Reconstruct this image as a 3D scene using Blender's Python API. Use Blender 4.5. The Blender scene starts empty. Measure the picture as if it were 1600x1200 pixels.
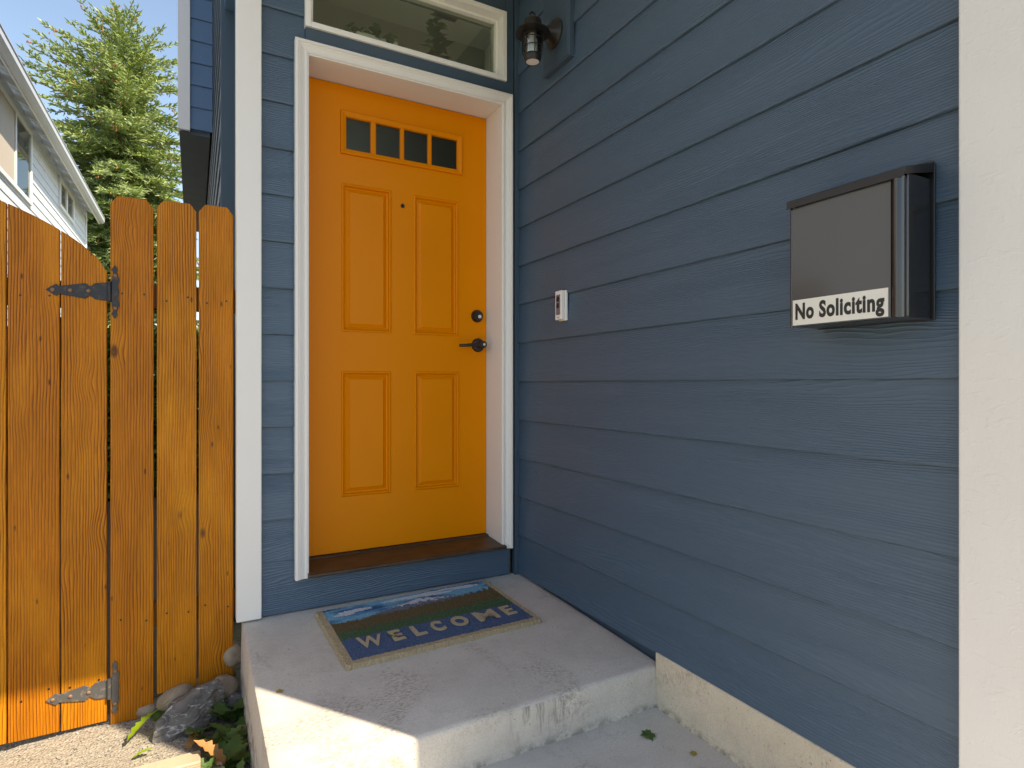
import bpy, bmesh, math, random
from mathutils import Vector, Matrix
random.seed(7)
SC = bpy.context.scene
COL = SC.collection
rad = math.radians

# ------------------------------------------------------------------ camera, sky, sun, exposure
TH = math.atan(497.3 / 916.8)
cam_d = bpy.data.cameras.new('camera')
cam_d.sensor_width = 36.0
cam_d.lens = 36.0 * 916.8 / 1600.0
cam_d.clip_start = 0.02
cam_d.clip_end = 2000
cam = bpy.data.objects.new('camera', cam_d)
COL.objects.link(cam)
cam.location = (-1.328, -2.407, 0.887)
cam.rotation_euler = (rad(90), 0, -TH)
SC.camera = cam

SUN_AZ = (0.62, -0.785)          # horizontal direction towards the sun
SUN_EL = rad(48.5)
w = bpy.data.worlds.new('World')
SC.world = w
w.use_nodes = True
nt = w.node_tree
bg = nt.nodes['Background']
sky = nt.nodes.new('ShaderNodeTexSky')
sky.sky_type = 'NISHITA'
sky.sun_disc = False
sky.sun_elevation = SUN_EL
sky.sun_rotation = math.atan2(SUN_AZ[0], SUN_AZ[1])
sky.air_density = 1.0
sky.dust_density = 0.6
sky.ozone_density = 1.5
nt.links.new(sky.outputs[0], bg.inputs[0])
bg.inputs[1].default_value = 0.10
sl = bpy.data.lights.new('sun', 'SUN')
sl.energy = 3.2
sl.angle = rad(0.5)
sl.color = (1.0, 0.94, 0.84)
sun = bpy.data.objects.new('sun', sl)
COL.objects.link(sun)
ce = math.cos(SUN_EL)
hl = math.hypot(*SUN_AZ)
sdir = Vector((SUN_AZ[0] / hl * ce, SUN_AZ[1] / hl * ce, math.sin(SUN_EL)))
sun.rotation_euler = sdir.to_track_quat('Z', 'Y').to_euler()
sun.location = sdir * 30
SC.view_settings.view_transform = 'Standard'
SC.view_settings.look = 'None'
SC.view_settings.exposure = 1.6
SC.view_settings.gamma = 1.0
SC.view_settings.use_curve_mapping = False
SC.view_settings.use_white_balance = True
SC.view_settings.white_balance_temperature = 7700
SC.view_settings.white_balance_tint = 10

# ------------------------------------------------------------------ node helper
class NT:
    def __init__(self, name):
        self.m = bpy.data.materials.new(name)
        self.m.use_nodes = True
        self.t = self.m.node_tree
        self.b = self.t.nodes['Principled BSDF']
        self.out = self.t.nodes['Material Output']
    def n(self, typ, **kw):
        x = self.t.nodes.new('ShaderNode' + typ)
        for k, v in kw.items():
            setattr(x, k, v)
        return x
    def set(self, sock, v):
        if isinstance(v, bpy.types.NodeSocket):
            self.t.links.new(v, sock)
        else:
            sock.default_value = v
    def math(self, op, a, b=None, c=None, clamp=False):
        x = self.n('Math', operation=op, use_clamp=clamp)
        self.set(x.inputs[0], a)
        if b is not None: self.set(x.inputs[1], b)
        if c is not None: self.set(x.inputs[2], c)
        return x.outputs[0]
    def vmath(self, op, a, b):
        x = self.n('VectorMath', operation=op)
        self.set(x.inputs[0], a); self.set(x.inputs[1], b)
        return x.outputs[0]
    def coord(self, kind='Object', scale=(1, 1, 1), rnd=0.0):
        tc = self.n('TexCoord').outputs[kind]
        if rnd:
            oi = self.n('ObjectInfo').outputs['Random']
            tc = self.vmath('ADD', tc, self.comb(self.math('MULTIPLY', oi, rnd), self.math('MULTIPLY', oi, rnd * .37), self.math('MULTIPLY', oi, rnd * .71)))
        if scale != (1, 1, 1):
            tc = self.vmath('MULTIPLY', tc, scale)
        return tc
    def comb(self, x, y, z):
        c = self.n('CombineXYZ')
        for s, v in zip(c.inputs, (x, y, z)): self.set(s, v)
        return c.outputs[0]
    def sep(self, v):
        s = self.n('SeparateXYZ'); self.set(s.inputs[0], v)
        return s.outputs
    def noise(self, vec, scale=5, detail=3, rough=.5, dist=0, out=0):
        x = self.n('TexNoise')
        self.set(x.inputs['Vector'], vec)
        x.inputs['Scale'].default_value = scale
        x.inputs['Detail'].default_value = detail
        x.inputs['Roughness'].default_value = rough
        x.inputs['Distortion'].default_value = dist
        return x.outputs[out]
    def voro(self, vec, scale=5, feature='F1', out='Distance', rnd=1.0):
        x = self.n('TexVoronoi', feature=feature)
        self.set(x.inputs['Vector'], vec)
        x.inputs['Scale'].default_value = scale
        x.inputs['Randomness'].default_value = rnd
        return x.outputs[out]
    def ramp(self, fac, stops, interp='LINEAR'):
        x = self.n('ValToRGB')
        x.color_ramp.interpolation = interp
        e = x.color_ramp.elements
        while len(e) < len(stops): e.new(.5)
        for el, (p, c) in zip(e, stops):
            el.position = p
            el.color = (c, c, c, 1) if isinstance(c, (int, float)) else (*c, 1)
        self.set(x.inputs[0], fac)
        return x.outputs[0]
    def mix(self, fac, a, b, blend='MIX'):
        x = self.n('Mix', data_type='RGBA', blend_type=blend)
        self.set(x.inputs[0], fac)
        for s, v in ((x.inputs[6], a), (x.inputs[7], b)):
            if isinstance(v, tuple): v = (*v, 1) if len(v) == 3 else v
            self.set(s, v)
        return x.outputs[2]
    def bump(self, h, strength=.3, dist=.01, prev=None):
        x = self.n('Bump')
        x.inputs['Strength'].default_value = strength
        x.inputs['Distance'].default_value = dist
        self.set(x.inputs['Height'], h)
        if prev is not None: self.set(x.inputs['Normal'], prev)
        return x.outputs[0]
    def fin(self, col=None, rough=None, normal=None, spec=None, metal=None):
        if col is not None:
            if isinstance(col, tuple): col = (*col, 1)
            self.set(self.b.inputs['Base Color'], col)
        if rough is not None: self.set(self.b.inputs['Roughness'], rough)
        if normal is not None: self.set(self.b.inputs['Normal'], normal)
        if spec is not None: self.b.inputs['Specular IOR Level'].default_value = spec
        if metal is not None: self.b.inputs['Metallic'].default_value = metal
        return self.m

M = {}
def siding_mat(name, col, amp=1.0):
    t = NT(name)
    c = t.coord(rnd=37)
    lowf = t.noise(t.vmath('MULTIPLY', c, (1.0, 1, 7)), 1.0, 1)
    warp = t.noise(t.vmath('MULTIPLY', c, (9, 1, 60)), 1.0, 2)
    x, y, z = t.sep(c)
    zz = t.math('ADD', t.math('MULTIPLY', z, 140), t.math('ADD', t.math('MULTIPLY', lowf, 15), t.math('MULTIPLY', warp, 1.6)))
    s = t.math('SINE', t.math('MULTIPLY', zz, 6.283))
    ridge = t.math('POWER', t.math('ADD', t.math('MULTIPLY', s, .5), .5), 2.5)
    mask = t.ramp(t.noise(t.vmath('MULTIPLY', c, (1.6, 1, 11)), 1.0, 3, .6), [(.36, .35), (.68, .95)])
    fine = t.noise(t.vmath('MULTIPLY', c, (60, 60, 420)), 1.0, 2)
    grit = t.noise(c, 330, 2)
    h = t.math('ADD', t.math('MULTIPLY', ridge, mask), t.math('ADD', t.math('MULTIPLY', fine, .35), t.math('MULTIPLY', grit, .25)))
    nb = t.bump(h, .66 * amp, .0020)
    big = t.noise(c, 3.0, 3)
    colr = t.mix(t.math('MULTIPLY', big, .5), col, tuple(k * .90 for k in col))
    colr = t.mix(t.math('MULTIPLY', t.math('MULTIPLY', ridge, mask), .22), colr, tuple(min(1, k * 1.5 + .01) for k in col))
    ro = t.math('ADD', t.math('MULTIPLY', grit, .2), .34)
    return t.fin(colr, ro, nb, spec=.5)
M['siding'] = siding_mat('slate_blue_siding_paint', (.057, .101, .156))
M['bay_siding'] = siding_mat('blue_siding_paint', (.085, .165, .290), .5)  # house siding again, brighter and bluer: skylight on the bay put into the colour
M['neighbour_siding'] = siding_mat('pale_grey_siding_paint', (.60, .62, .66), .4)

def paint(name, col, rough=.45, bump=.15, sc=220, var=.1, dist=.001):
    t = NT(name)
    c = t.coord(rnd=11)
    a = t.noise(c, sc, 3, .6)
    b = t.noise(c, 6, 4, .6)
    return t.fin(t.mix(t.math('MULTIPLY', b, var * 2), col, tuple(k * .8 for k in col)), t.math('ADD', t.math('MULTIPLY', b, .15), rough - .07), t.bump(a, bump, dist))
M['blue_trim'] = paint('smooth_blue_trim_paint', (.046, .080, .120), .42, .2)
M['white'] = paint('white_trim_paint', (.76, .735, .71), .45, .04, var=.04)
M['vinyl'] = paint('white_vinyl', (.80, .79, .76), .35, .03, var=.03)
M['soffit'] = paint('dark_blue_soffit_paint', (.07, .085, .10), .6, .2)
M['ceiling'] = paint('porch_ceiling_paint', (.62, .62, .60), .6, .2)
M['plaster'] = paint('interior_olive_grey_wall_paint', (.60, .60, .50), .7, .1)
M['plaster_white'] = paint('interior_ceiling_paint', (.80, .80, .73), .7, .1)
M['black'] = paint('satin_black_metal', (.012, .012, .013), .32, .05, 300)
M['gloss_black'] = paint('glossy_black_metal', (.012, .012, .013), .22, .03, 25, dist=.003)
M['gloss_black'].node_tree.nodes['Principled BSDF'].inputs['Specular IOR Level'].default_value = .9
M['bronze'] = paint('oil_rubbed_bronze', (.013, .012, .011), .38, .1, 300)
M['mail_front'] = paint('smoky_grey_gloss_panel', (.075, .080, .087), .13, .03, 25, dist=.003)  # black front panel lightened: its mirrored bright surroundings are put into the colour
M['neighbour_white'] = paint('neighbour_white_trim', (.78, .78, .78), .5, .05)
M['fascia_grey'] = paint('grey_gutter_paint', (.50, .52, .56), .4, .05)
M['blind'] = paint('beige_blind', (.46, .40, .34), .7, .05)
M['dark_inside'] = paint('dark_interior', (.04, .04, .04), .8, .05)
M['roof'] = paint('grey_roof_shingle', (.09, .09, .095), .9, .6, 60)
M['silver'] = paint('silver_plastic', (.62, .62, .60), .3, .03)
M['doorbell_face'] = paint('doorbell_grey_face', (.16, .15, .19), .25, .02)
M['doorbell_lens'] = paint('doorbell_dark_lens', (.02, .015, .025), .1, .0)
M['print_black'] = paint('black_lettering', (.015, .015, .015), .5, .0)
M['grey_print'] = paint('pale_grey_lettering', (.30, .32, .36), .5, .0)
M['sticker'] = paint('white_sticker', (.74, .73, .69), .35, .04, 30, var=.12)
M['frost'] = paint('frosted_lamp_glass', (.78, .76, .76), .3, .02)
M['pot'] = paint('dark_clay_pot', (.06, .05, .045), .6, .2)

# rough-sawn white corner board
t = NT('rough_white_trim_paint')
c = t.coord(rnd=3)
g = t.noise(t.vmath('MULTIPLY', c, (130, 130, 60)), 1, 4, .65)
fl = t.ramp(t.noise(t.vmath('MULTIPLY', c, (26, 26, 48)), 1, 3, .6, 1.0), [(.56, 0), (.70, 1)])
M['rough_white'] = t.fin(t.mix(t.noise(c, 5, 3), (.765, .75, .735), (.69, .675, .66)), .55, t.bump(t.math('ADD', g, t.math('MULTIPLY', fl, .6)), .35, .0018))

# door paint
t = NT('orange_door_paint')
c = t.coord()
peel = t.noise(c, 260, 2)
dent = t.noise(t.vmath('MULTIPLY', c, (1, 1, 1.6)), 4.5, 2)
n1 = t.bump(dent, .30, .006)
M['door'] = t.fin(t.mix(t.noise(c, 2.2, 3), (.75, .230, .0002), (.67, .195, .0002)), t.math('ADD', t.math('MULTIPLY', t.noise(c, 9, 3), .12), .36), t.bump(peel, .14, .0009, n1), spec=.17)

# concrete
def concrete(name, c1, c2, stain, broom=0.0, drip=False, pits=.35):
    t = NT(name)
    c = t.coord()
    big = t.noise(c, 2.3, 5, .62, .4)
    mid = t.noise(c, 14, 4, .65)
    fine = t.noise(c, 210, 3, .7)
    spk = t.noise(c, 120, 2, .5)
    col = t.mix(t.ramp(big, [(.32, 0), (.68, 1)]), c1, c2)
    col = t.mix(t.math('MULTIPLY', t.ramp(mid, [(.48, 0), (.74, 1)]), .32), col, stain)
    col = t.mix(t.ramp(spk, [(.25, .8), (.31, 0)]), col, (.10, .09, .08))
    col = t.mix(t.math('MULTIPLY', t.ramp(fine, [(.36, 1), (.60, 0)]), .52), col, tuple(k * .62 for k in c1))
    if drip:
        x, y, z = t.sep(c)
        st = t.noise(t.comb(t.math('MULTIPLY', x, 30), 0.0, t.math('MULTIPLY', z, 5)), 1, 3, .7)
        win = t.math('MULTIPLY', t.ramp(t.math('ADD', x, 1.0), [(.44, 0), (.50, 1), (.64, 1), (.69, 0)]), t.math('MULTIPLY', t.ramp(t.math('ADD', z, .5), [(.34, 0), (.40, 1)]), t.math('LESS_THAN', y, -.944)))
        col = t.mix(t.math('MULTIPLY', t.math('MULTIPLY', t.ramp(st, [(.48, 0), (.60, 1)]), win), .65), col, (.13, .11, .085))
    gm = t.ramp(t.noise(c, 3.1, 4, .6, .8), [(.53, 0), (.64, 1)])
    gs_ = t.ramp(t.noise(t.vmath('MULTIPLY', c, (1, 2.2, 1)), 75, 4, .75), [(.47, 0), (.58, 1)])
    col = t.mix(t.math('MULTIPLY', t.math('MULTIPLY', gm, gs_), .55), col, (.20, .155, .115))
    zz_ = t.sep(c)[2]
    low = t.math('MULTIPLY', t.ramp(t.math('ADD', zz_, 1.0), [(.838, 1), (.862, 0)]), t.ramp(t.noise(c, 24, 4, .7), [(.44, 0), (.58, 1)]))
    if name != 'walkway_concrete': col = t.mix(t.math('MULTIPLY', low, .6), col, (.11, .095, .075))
    pit = t.ramp(t.voro(c, 38), [(.0, 0), (.16, 1)])
    pm = t.ramp(t.noise(c, 9, 2), [(.56, 0), (.62, 1)])
    h = t.math('ADD', t.math('MULTIPLY', fine, .6), t.math('ADD', mid, t.math('MULTIPLY', t.math('MULTIPLY', t.math('SUBTRACT', pit, 1), pm), pits * 3)))
    if broom:
        br = t.noise(t.vmath('MULTIPLY', c, (5, 210, 5)), 1, 3, .6)
        h = t.math('ADD', h, t.math('MULTIPLY', br, broom))
        col = t.mix(t.math('MULTIPLY', t.ramp(br, [(.3, 1), (.6, 0)]), .16), col, tuple(k * .6 for k in c1))
    return t.fin(col, .85, t.bump(h, .45, .003), spec=.3)
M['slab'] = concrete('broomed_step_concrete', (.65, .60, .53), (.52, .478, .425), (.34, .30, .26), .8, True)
M['walk'] = concrete('walkway_concrete', (.66, .615, .55), (.53, .495, .445), (.39, .36, .32), .4)
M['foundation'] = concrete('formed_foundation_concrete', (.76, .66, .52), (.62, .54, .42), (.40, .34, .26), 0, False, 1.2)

# stained cedar, board local: x width, z length
def wood(name, light, dark, knots=1.0, gs=1.0):
    t = NT(name)
    oi = t.n('ObjectInfo').outputs['Random']
    c = t.coord(rnd=53)
    x, y, z = t.sep(c)
    kv = t.comb(t.math('MULTIPLY', x, 8.5), 0.0, t.math('MULTIPLY', z, 4.2))
    kd = t.voro(kv, 1.0)
    swirl = t.math('MULTIPLY', t.ramp(kd, [(.0, 1), (.36, 0)], 'EASE'), 1.5 * knots)
    lowx = t.noise(t.comb(t.math('MULTIPLY', x, 9), 0.0, t.math('MULTIPLY', z, 1.1)), 1, 2, .5)
    wob = t.noise(t.comb(t.math('MULTIPLY', x, 40), 0.0, t.math('MULTIPLY', z, 7)), 1, 2, .5)
    ph = t.math('ADD', t.math('ADD', t.math('MULTIPLY', lowx, 4.0 * gs), swirl), t.math('ADD', t.math('MULTIPLY', x, 120), t.math('MULTIPLY', wob, 1.0)))
    s = t.math('FRACT', ph)
    ring = t.ramp(s, [(0, .0), (.55, .35), (.86, 1), (1, 0)])
    fib = t.noise(t.comb(t.math('MULTIPLY', x, 420), 0.0, t.math('MULTIPLY', z, 9)), 1, 3, .6)
    patch = t.noise(t.comb(t.math('MULTIPLY', x, 12), 0.0, t.math('MULTIPLY', z, 3.5)), 1, 4, .6)
    mask = t.ramp(t.noise(t.comb(t.math('MULTIPLY', x, 8), 3.0, t.math('MULTIPLY', z, 1.6)), 1, 2), [(.32, .25), (.62, 1)])
    fac = t.math('ADD', t.math('MULTIPLY', t.math('MULTIPLY', ring, mask), 1.0), t.math('MULTIPLY', t.math('SUBTRACT', fib, .36), 1.25), clamp=True)
    col = t.mix(fac, light, dark)
    col = t.mix(t.math('MULTIPLY', t.ramp(patch, [(.44, 0), (.70, 1)]), .42), col, tuple(k * .45 for k in light))
    lightpatch = t.ramp(t.noise(t.comb(t.math('MULTIPLY', x, 6), 7.0, t.math('MULTIPLY', z, 2.0)), 1, 3), [(.52, 0), (.75, 1)])
    col = t.mix(t.math('MULTIPLY', lightpatch, .5), col, (light[0] * 1.15, light[1] * 1.35, light[2] * 1.5))
    sel = t.math('GREATER_THAN', t.sep(t.voro(kv, 1.0, out='Color'))[0], .74)
    core = t.math('MULTIPLY', t.ramp(kd, [(.06, 1), (.12, 0)]), sel)
    col = t.mix(t.math('MULTIPLY', core, .85 * min(1, knots)), col, (.07, .03, .012))
    kv2 = t.comb(t.math('MULTIPLY', x, 24), 5.0, t.math('MULTIPLY', z, 8))
    sel2 = t.math('GREATER_THAN', t.sep(t.voro(kv2, 1.0, out='Color'))[1], .80)
    sp = t.math('MULTIPLY', t.ramp(t.voro(kv2, 1.0), [(.05, 1), (.11, 0)]), sel2)
    col = t.mix(t.math('MULTIPLY', sp, .8 * min(1, knots)), col, (.06, .025, .01))
    col = t.mix(t.ramp(oi, [(0, 0), (1, .9)]), col, t.mix(1.0, col, (.72, .58, .52), 'MULTIPLY'))
    wx = t.noise(t.comb(t.math('MULTIPLY', x, 90), 9.0, t.math('MULTIPLY', z, 60)), 1, 3, .7)
    col = t.mix(t.math('MULTIPLY', t.ramp(wx, [(.56, 0), (.74, 1)]), .45), col, tuple(k * .40 for k in light))
    h = t.math('ADD', t.math('MULTIPLY', ring, -.8), t.math('MULTIPLY', fib, .7))
    return t.fin(col, t.math('ADD', t.math('MULTIPLY', patch, .25), .38), t.bump(h, .5, .0020), spec=.22)
M['cedar'] = wood('stained_cedar', (.72, .275, .010), (.19, .046, .002))
M['timber'] = wood('weathered_timber', (.50, .40, .27), (.34, .25, .16), .6)
M['rail'] = wood('stained_rail', (.26, .11, .02), (.14, .05, .01), .4)

# gravel and soil
t = NT('pale_crushed_gravel')
c = t.coord()
v = t.voro(c, 110, out='Color')
cell = t.sep(v)[0]
col = t.mix(cell, (.37, .325, .26), (.24, .21, .165))
col = t.mix(t.ramp(t.noise(c, 170, 2, .6), [(.33, 1), (.42, 0)]), col, (.09, .08, .065))
col = t.mix(t.ramp(t.noise(c, 5, 4, .6), [(.5, 0), (.75, .6)]), col, (.28, .24, .18))
M['gravel'] = t.fin(col, .95, t.bump(t.voro(c, 110), .8, .006))
t = NT('dark_garden_soil')
c = t.coord()
M['soil'] = t.fin(t.mix(t.noise(c, 60, 4, .7), (.055, .042, .030), (.16, .12, .085)), .95, t.bump(t.noise(c, 90, 4, .7), .9, .01))
t = NT('lawn_and_yard')
c = t.coord()
M['ground'] = t.fin(t.mix(t.noise(c, .8, 5, .6), (.10, .12, .05), (.20, .18, .12)), .95, t.bump(t.noise(c, 30, 4), .8, .03))

def stone(name, a, b, vein=0.0):
    t = NT(name)
    c = t.coord(rnd=9)
    n1 = t.noise(c, 16, 5, .65, .6)
    col = t.mix(t.ramp(n1, [(.3, 0), (.7, 1)]), a, b)
    if vein:
        vn = t.noise(t.vmath('MULTIPLY', c, (1, 1, 2.4)), 19, 5, .72, 1.6)
        col = t.mix(t.ramp(vn, [(.56, 0), (.66, vein)]), col, (.55, .53, .50))
    return t.fin(col, .8, t.bump(t.noise(c, 60, 5, .7), .6, .006))
M['slate'] = stone('grey_slate_rock', (.085, .078, .070), (.19, .17, .15), .8)
M['cobble'] = stone('brown_grey_river_stone', (.20, .145, .095), (.34, .265, .19))
M['pebble'] = stone('pale_gravel_chip', (.16, .14, .12), (.46, .42, .35))

def leafmat(name, a, b, trans=.35):
    t = NT(name)
    c = t.coord(rnd=5)
    col = t.mix(t.noise(c, 28, 3), a, b)
    t.fin(col, .45, t.bump(t.noise(c, 140, 2), .3, .001))
    tr = t.n('BsdfTranslucent'); t.set(tr.inputs[0], col)
    mx = t.n('MixShader'); mx.inputs[0].default_value = trans
    t.t.links.new(t.b.outputs[0], mx.inputs[1]); t.t.links.new(tr.outputs[0], mx.inputs[2])
    t.t.links.new(mx.outputs[0], t.out.inputs[0])
    return t.m
M['leaf'] = leafmat('green_weed_leaf', (.055, .12, .022), (.12, .20, .045))
M['leaf_lime'] = leafmat('lime_green_leaf', (.26, .42, .02), (.34, .46, .03), .45)
M['leaf_brown'] = leafmat('dry_brown_leaf', (.34, .15, .05), (.46, .26, .10), .2)
M['leaf_yellow'] = leafmat('yellowed_leaf', (.42, .34, .06), (.36, .26, .05), .3)
M['needle'] = leafmat('conifer_needles', (.29, .40, .11), (.44, .51, .17), .45)
M['needle_blue'] = leafmat('bluish_conifer_needles', (.32, .41, .19), (.46, .54, .27), .45)
M['cone'] = paint('brown_tree_cone', (.30, .13, .05), .8, .3)
M['bark'] = stone('conifer_bark', (.10, .075, .055), (.18, .14, .10))
M['houseplant'] = leafmat('houseplant_leaf', (.05, .12, .03), (.10, .19, .05))

# glass: thin pane, mirror coat over clear body
def glassmat(name, tint, base, ro=.03, fm=1.6):
    t = NT(name)
    tr = t.n('BsdfTransparent'); tr.inputs[0].default_value = (*tint, 1)
    gl = t.n('BsdfGlossy'); gl.inputs[0].default_value = (.92, .92, .84, 1); gl.inputs['Roughness'].default_value = ro
    t.set(gl.inputs['Normal'], t.bump(t.noise(t.coord(), 3, 2), .04, .01))
    fr = t.n('Fresnel'); fr.inputs[0].default_value = 1.5
    f = t.math('ADD', t.math('MULTIPLY', fr.outputs[0], fm), base, clamp=True)
    mx = t.n('MixShader'); t.set(mx.inputs[0], f)
    t.t.links.new(tr.outputs[0], mx.inputs[1]); t.t.links.new(gl.outputs[0], mx.inputs[2])
    t.t.links.new(mx.outputs[0], t.out.inputs[0])
    return t.m
M['glass'] = glassmat('window_glass', (.90, .93, .88), .0, .03, 1.0)
M['glass_dark'] = glassmat('obscure_door_glass', (.62, .64, .52), .0, .35, 1.0)
M['jar'] = glassmat('clear_lamp_jar', (.82, .84, .82), .03)

# rusty hinge metal
t = NT('weathered_black_iron')
c = t.coord()
rust = t.ramp(t.noise(c, 55, 4, .7), [(.54, 0), (.68, 1)])
M['hinge'] = t.fin(t.mix(rust, (.022, .024, .03), (.075, .055, .042)), .5, t.bump(t.noise(c, 160, 3), .3, .001), metal=.3)
M['worn_hinge'] = t.m.copy(); M['worn_hinge'].name = 'greyed_iron'
for nd in M['worn_hinge'].node_tree.nodes:
    if nd.type == 'MIX':
        nd.inputs[6].default_value = (.10, .095, .09, 1); nd.inputs[7].default_value = (.24, .20, .16, 1)
M['rust'] = paint('rusted_bolt', (.22, .12, .06), .7, .3)

# coir door mat: printed landscape, local x 0..W (left to right), y 0..D (front to back)
MW, MD = .742, .466
t = NT('printed_coir')
c = t.coord()
x, y, z = t.sep(c)
u = t.math('DIVIDE', x, MW); v = t.math('DIVIDE', y, MD)
e1 = t.math('MULTIPLY', t.math('SUBTRACT', t.noise(c, 42, 2), .5), .06)
e2 = t.math('MULTIPLY', t.math('SUBTRACT', t.noise(c, 9, 3), .5), .22)
e3 = t.math('MULTIPLY', t.math('SUBTRACT', t.noise(c, 130, 2), .5), .10)
vv = t.math('ADD', v, t.math('ADD', e1, t.math('MULTIPLY', e3, .5)))
def gt(a, b): return t.math('GREATER_THAN', a, b)
NAVY, GRN, BRN, SKY, WHT, MTN, COIR = (.085, .140, .260), (.070, .140, .065), (.155, .110, .050), (.200, .470, .640), (.70, .70, .74), (.17, .19, .25), (.54, .42, .26)
col = t.mix(gt(vv, .39), NAVY, GRN)
slope = t.math('MULTIPLY', u, .03)
col = t.mix(gt(t.math('SUBTRACT', vv, slope), .515), col, BRN)
tree_edge = t.math('ADD', .69, t.math('MULTIPLY', t.math('POWER', u, 2.2), .06))
spiky = t.math('MULTIPLY', t.math('MULTIPLY', t.math('ABSOLUTE', t.math('SUBTRACT', t.math('FRACT', t.math('MULTIPLY', u, 24)), .5)), .17), t.math('ADD', .15, t.math('POWER', u, 3)))
skym = gt(t.math('SUBTRACT', t.math('SUBTRACT', vv, spiky), tree_edge), 0.0)
skycol = t.mix(t.ramp(t.noise(t.vmath('MULTIPLY', c, (5, 14, 1)), 1, 3), [(.46, 0), (.6, 1)]), SKY, (.035, .13, .30))
def blob(cx, cy, rx, ry):
    dx = t.math('DIVIDE', t.math('SUBTRACT', u, cx), rx); dy = t.math('DIVIDE', t.math('SUBTRACT', v, cy), ry)
    d = t.math('ADD', t.math('MULTIPLY', dx, dx), t.math('MULTIPLY', dy, dy))
    return t.math('LESS_THAN', t.math('ADD', d, t.math('MULTIPLY', e3, 9)), 1.0)
for b in ((.19, .87, .09, .032), (.13, .83, .05, .022), (.50, .925, .16, .030), (.72, .945, .18, .022), (.66, .895, .10, .02), (.84, .92, .09, .022)):
    skycol = t.mix(blob(*b), skycol, WHT)
ma = t.math('SUBTRACT', .872, t.math('MULTIPLY', t.math('ABSOLUTE', t.math('SUBTRACT', u, .54)), .52))
mm = gt(ma, t.math('ADD', v, t.math('MULTIPLY', e3, .6)))
snow = t.math('MULTIPLY', gt(t.math('ADD', v, t.math('MULTIPLY', e3, 1.2)), .775), gt(t.noise(t.vmath('MULTIPLY', c, (26, 40, 1)), 1, 2), .45))
skycol = t.mix(mm, skycol, t.mix(snow, MTN, WHT))
col = t.mix(skym, col, skycol)
bord = t.math('MULTIPLY', t.math('MULTIPLY', gt(u, .040), t.math('LESS_THAN', u, .968)), t.math('MULTIPLY', gt(v, .062), t.math('LESS_THAN', v, .984)))
col = t.mix(bord, COIR, col)
fz = t.noise(c, 260, 3, .7)
col = t.mix(t.math('MULTIPLY', t.ramp(fz, [(.3, 1), (.6, 0)]), .45), col, (.05, .045, .04))
col = t.mix(t.math('MULTIPLY', t.ramp(t.noise(c, 210, 2, .6), [(.55, 0), (.72, 1)]), .22), col, (.40, .36, .30))
M['mat'] = t.fin(col, .95, t.bump(fz, 1.0, .006), spec=.1)
t = NT('coir_letter')
c = t.coord()
M['coir'] = t.fin(t.mix(t.noise(c, 230, 3, .7), (.30, .23, .14), (.60, .49, .33)), .95, t.bump(t.noise(c, 260, 3), 1, .005))
t = NT('brown_sill')
c = t.coord()
M['sill'] = t.fin(t.mix(t.ramp(t.noise(t.vmath('MULTIPLY', c, (1, 3, 3)), 9, 4, .7), [(.35, 0), (.7, 1)]), (.030, .018, .012), (.085, .045, .022)), .42, t.bump(t.noise(c, 120, 3), .3, .001))

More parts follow.
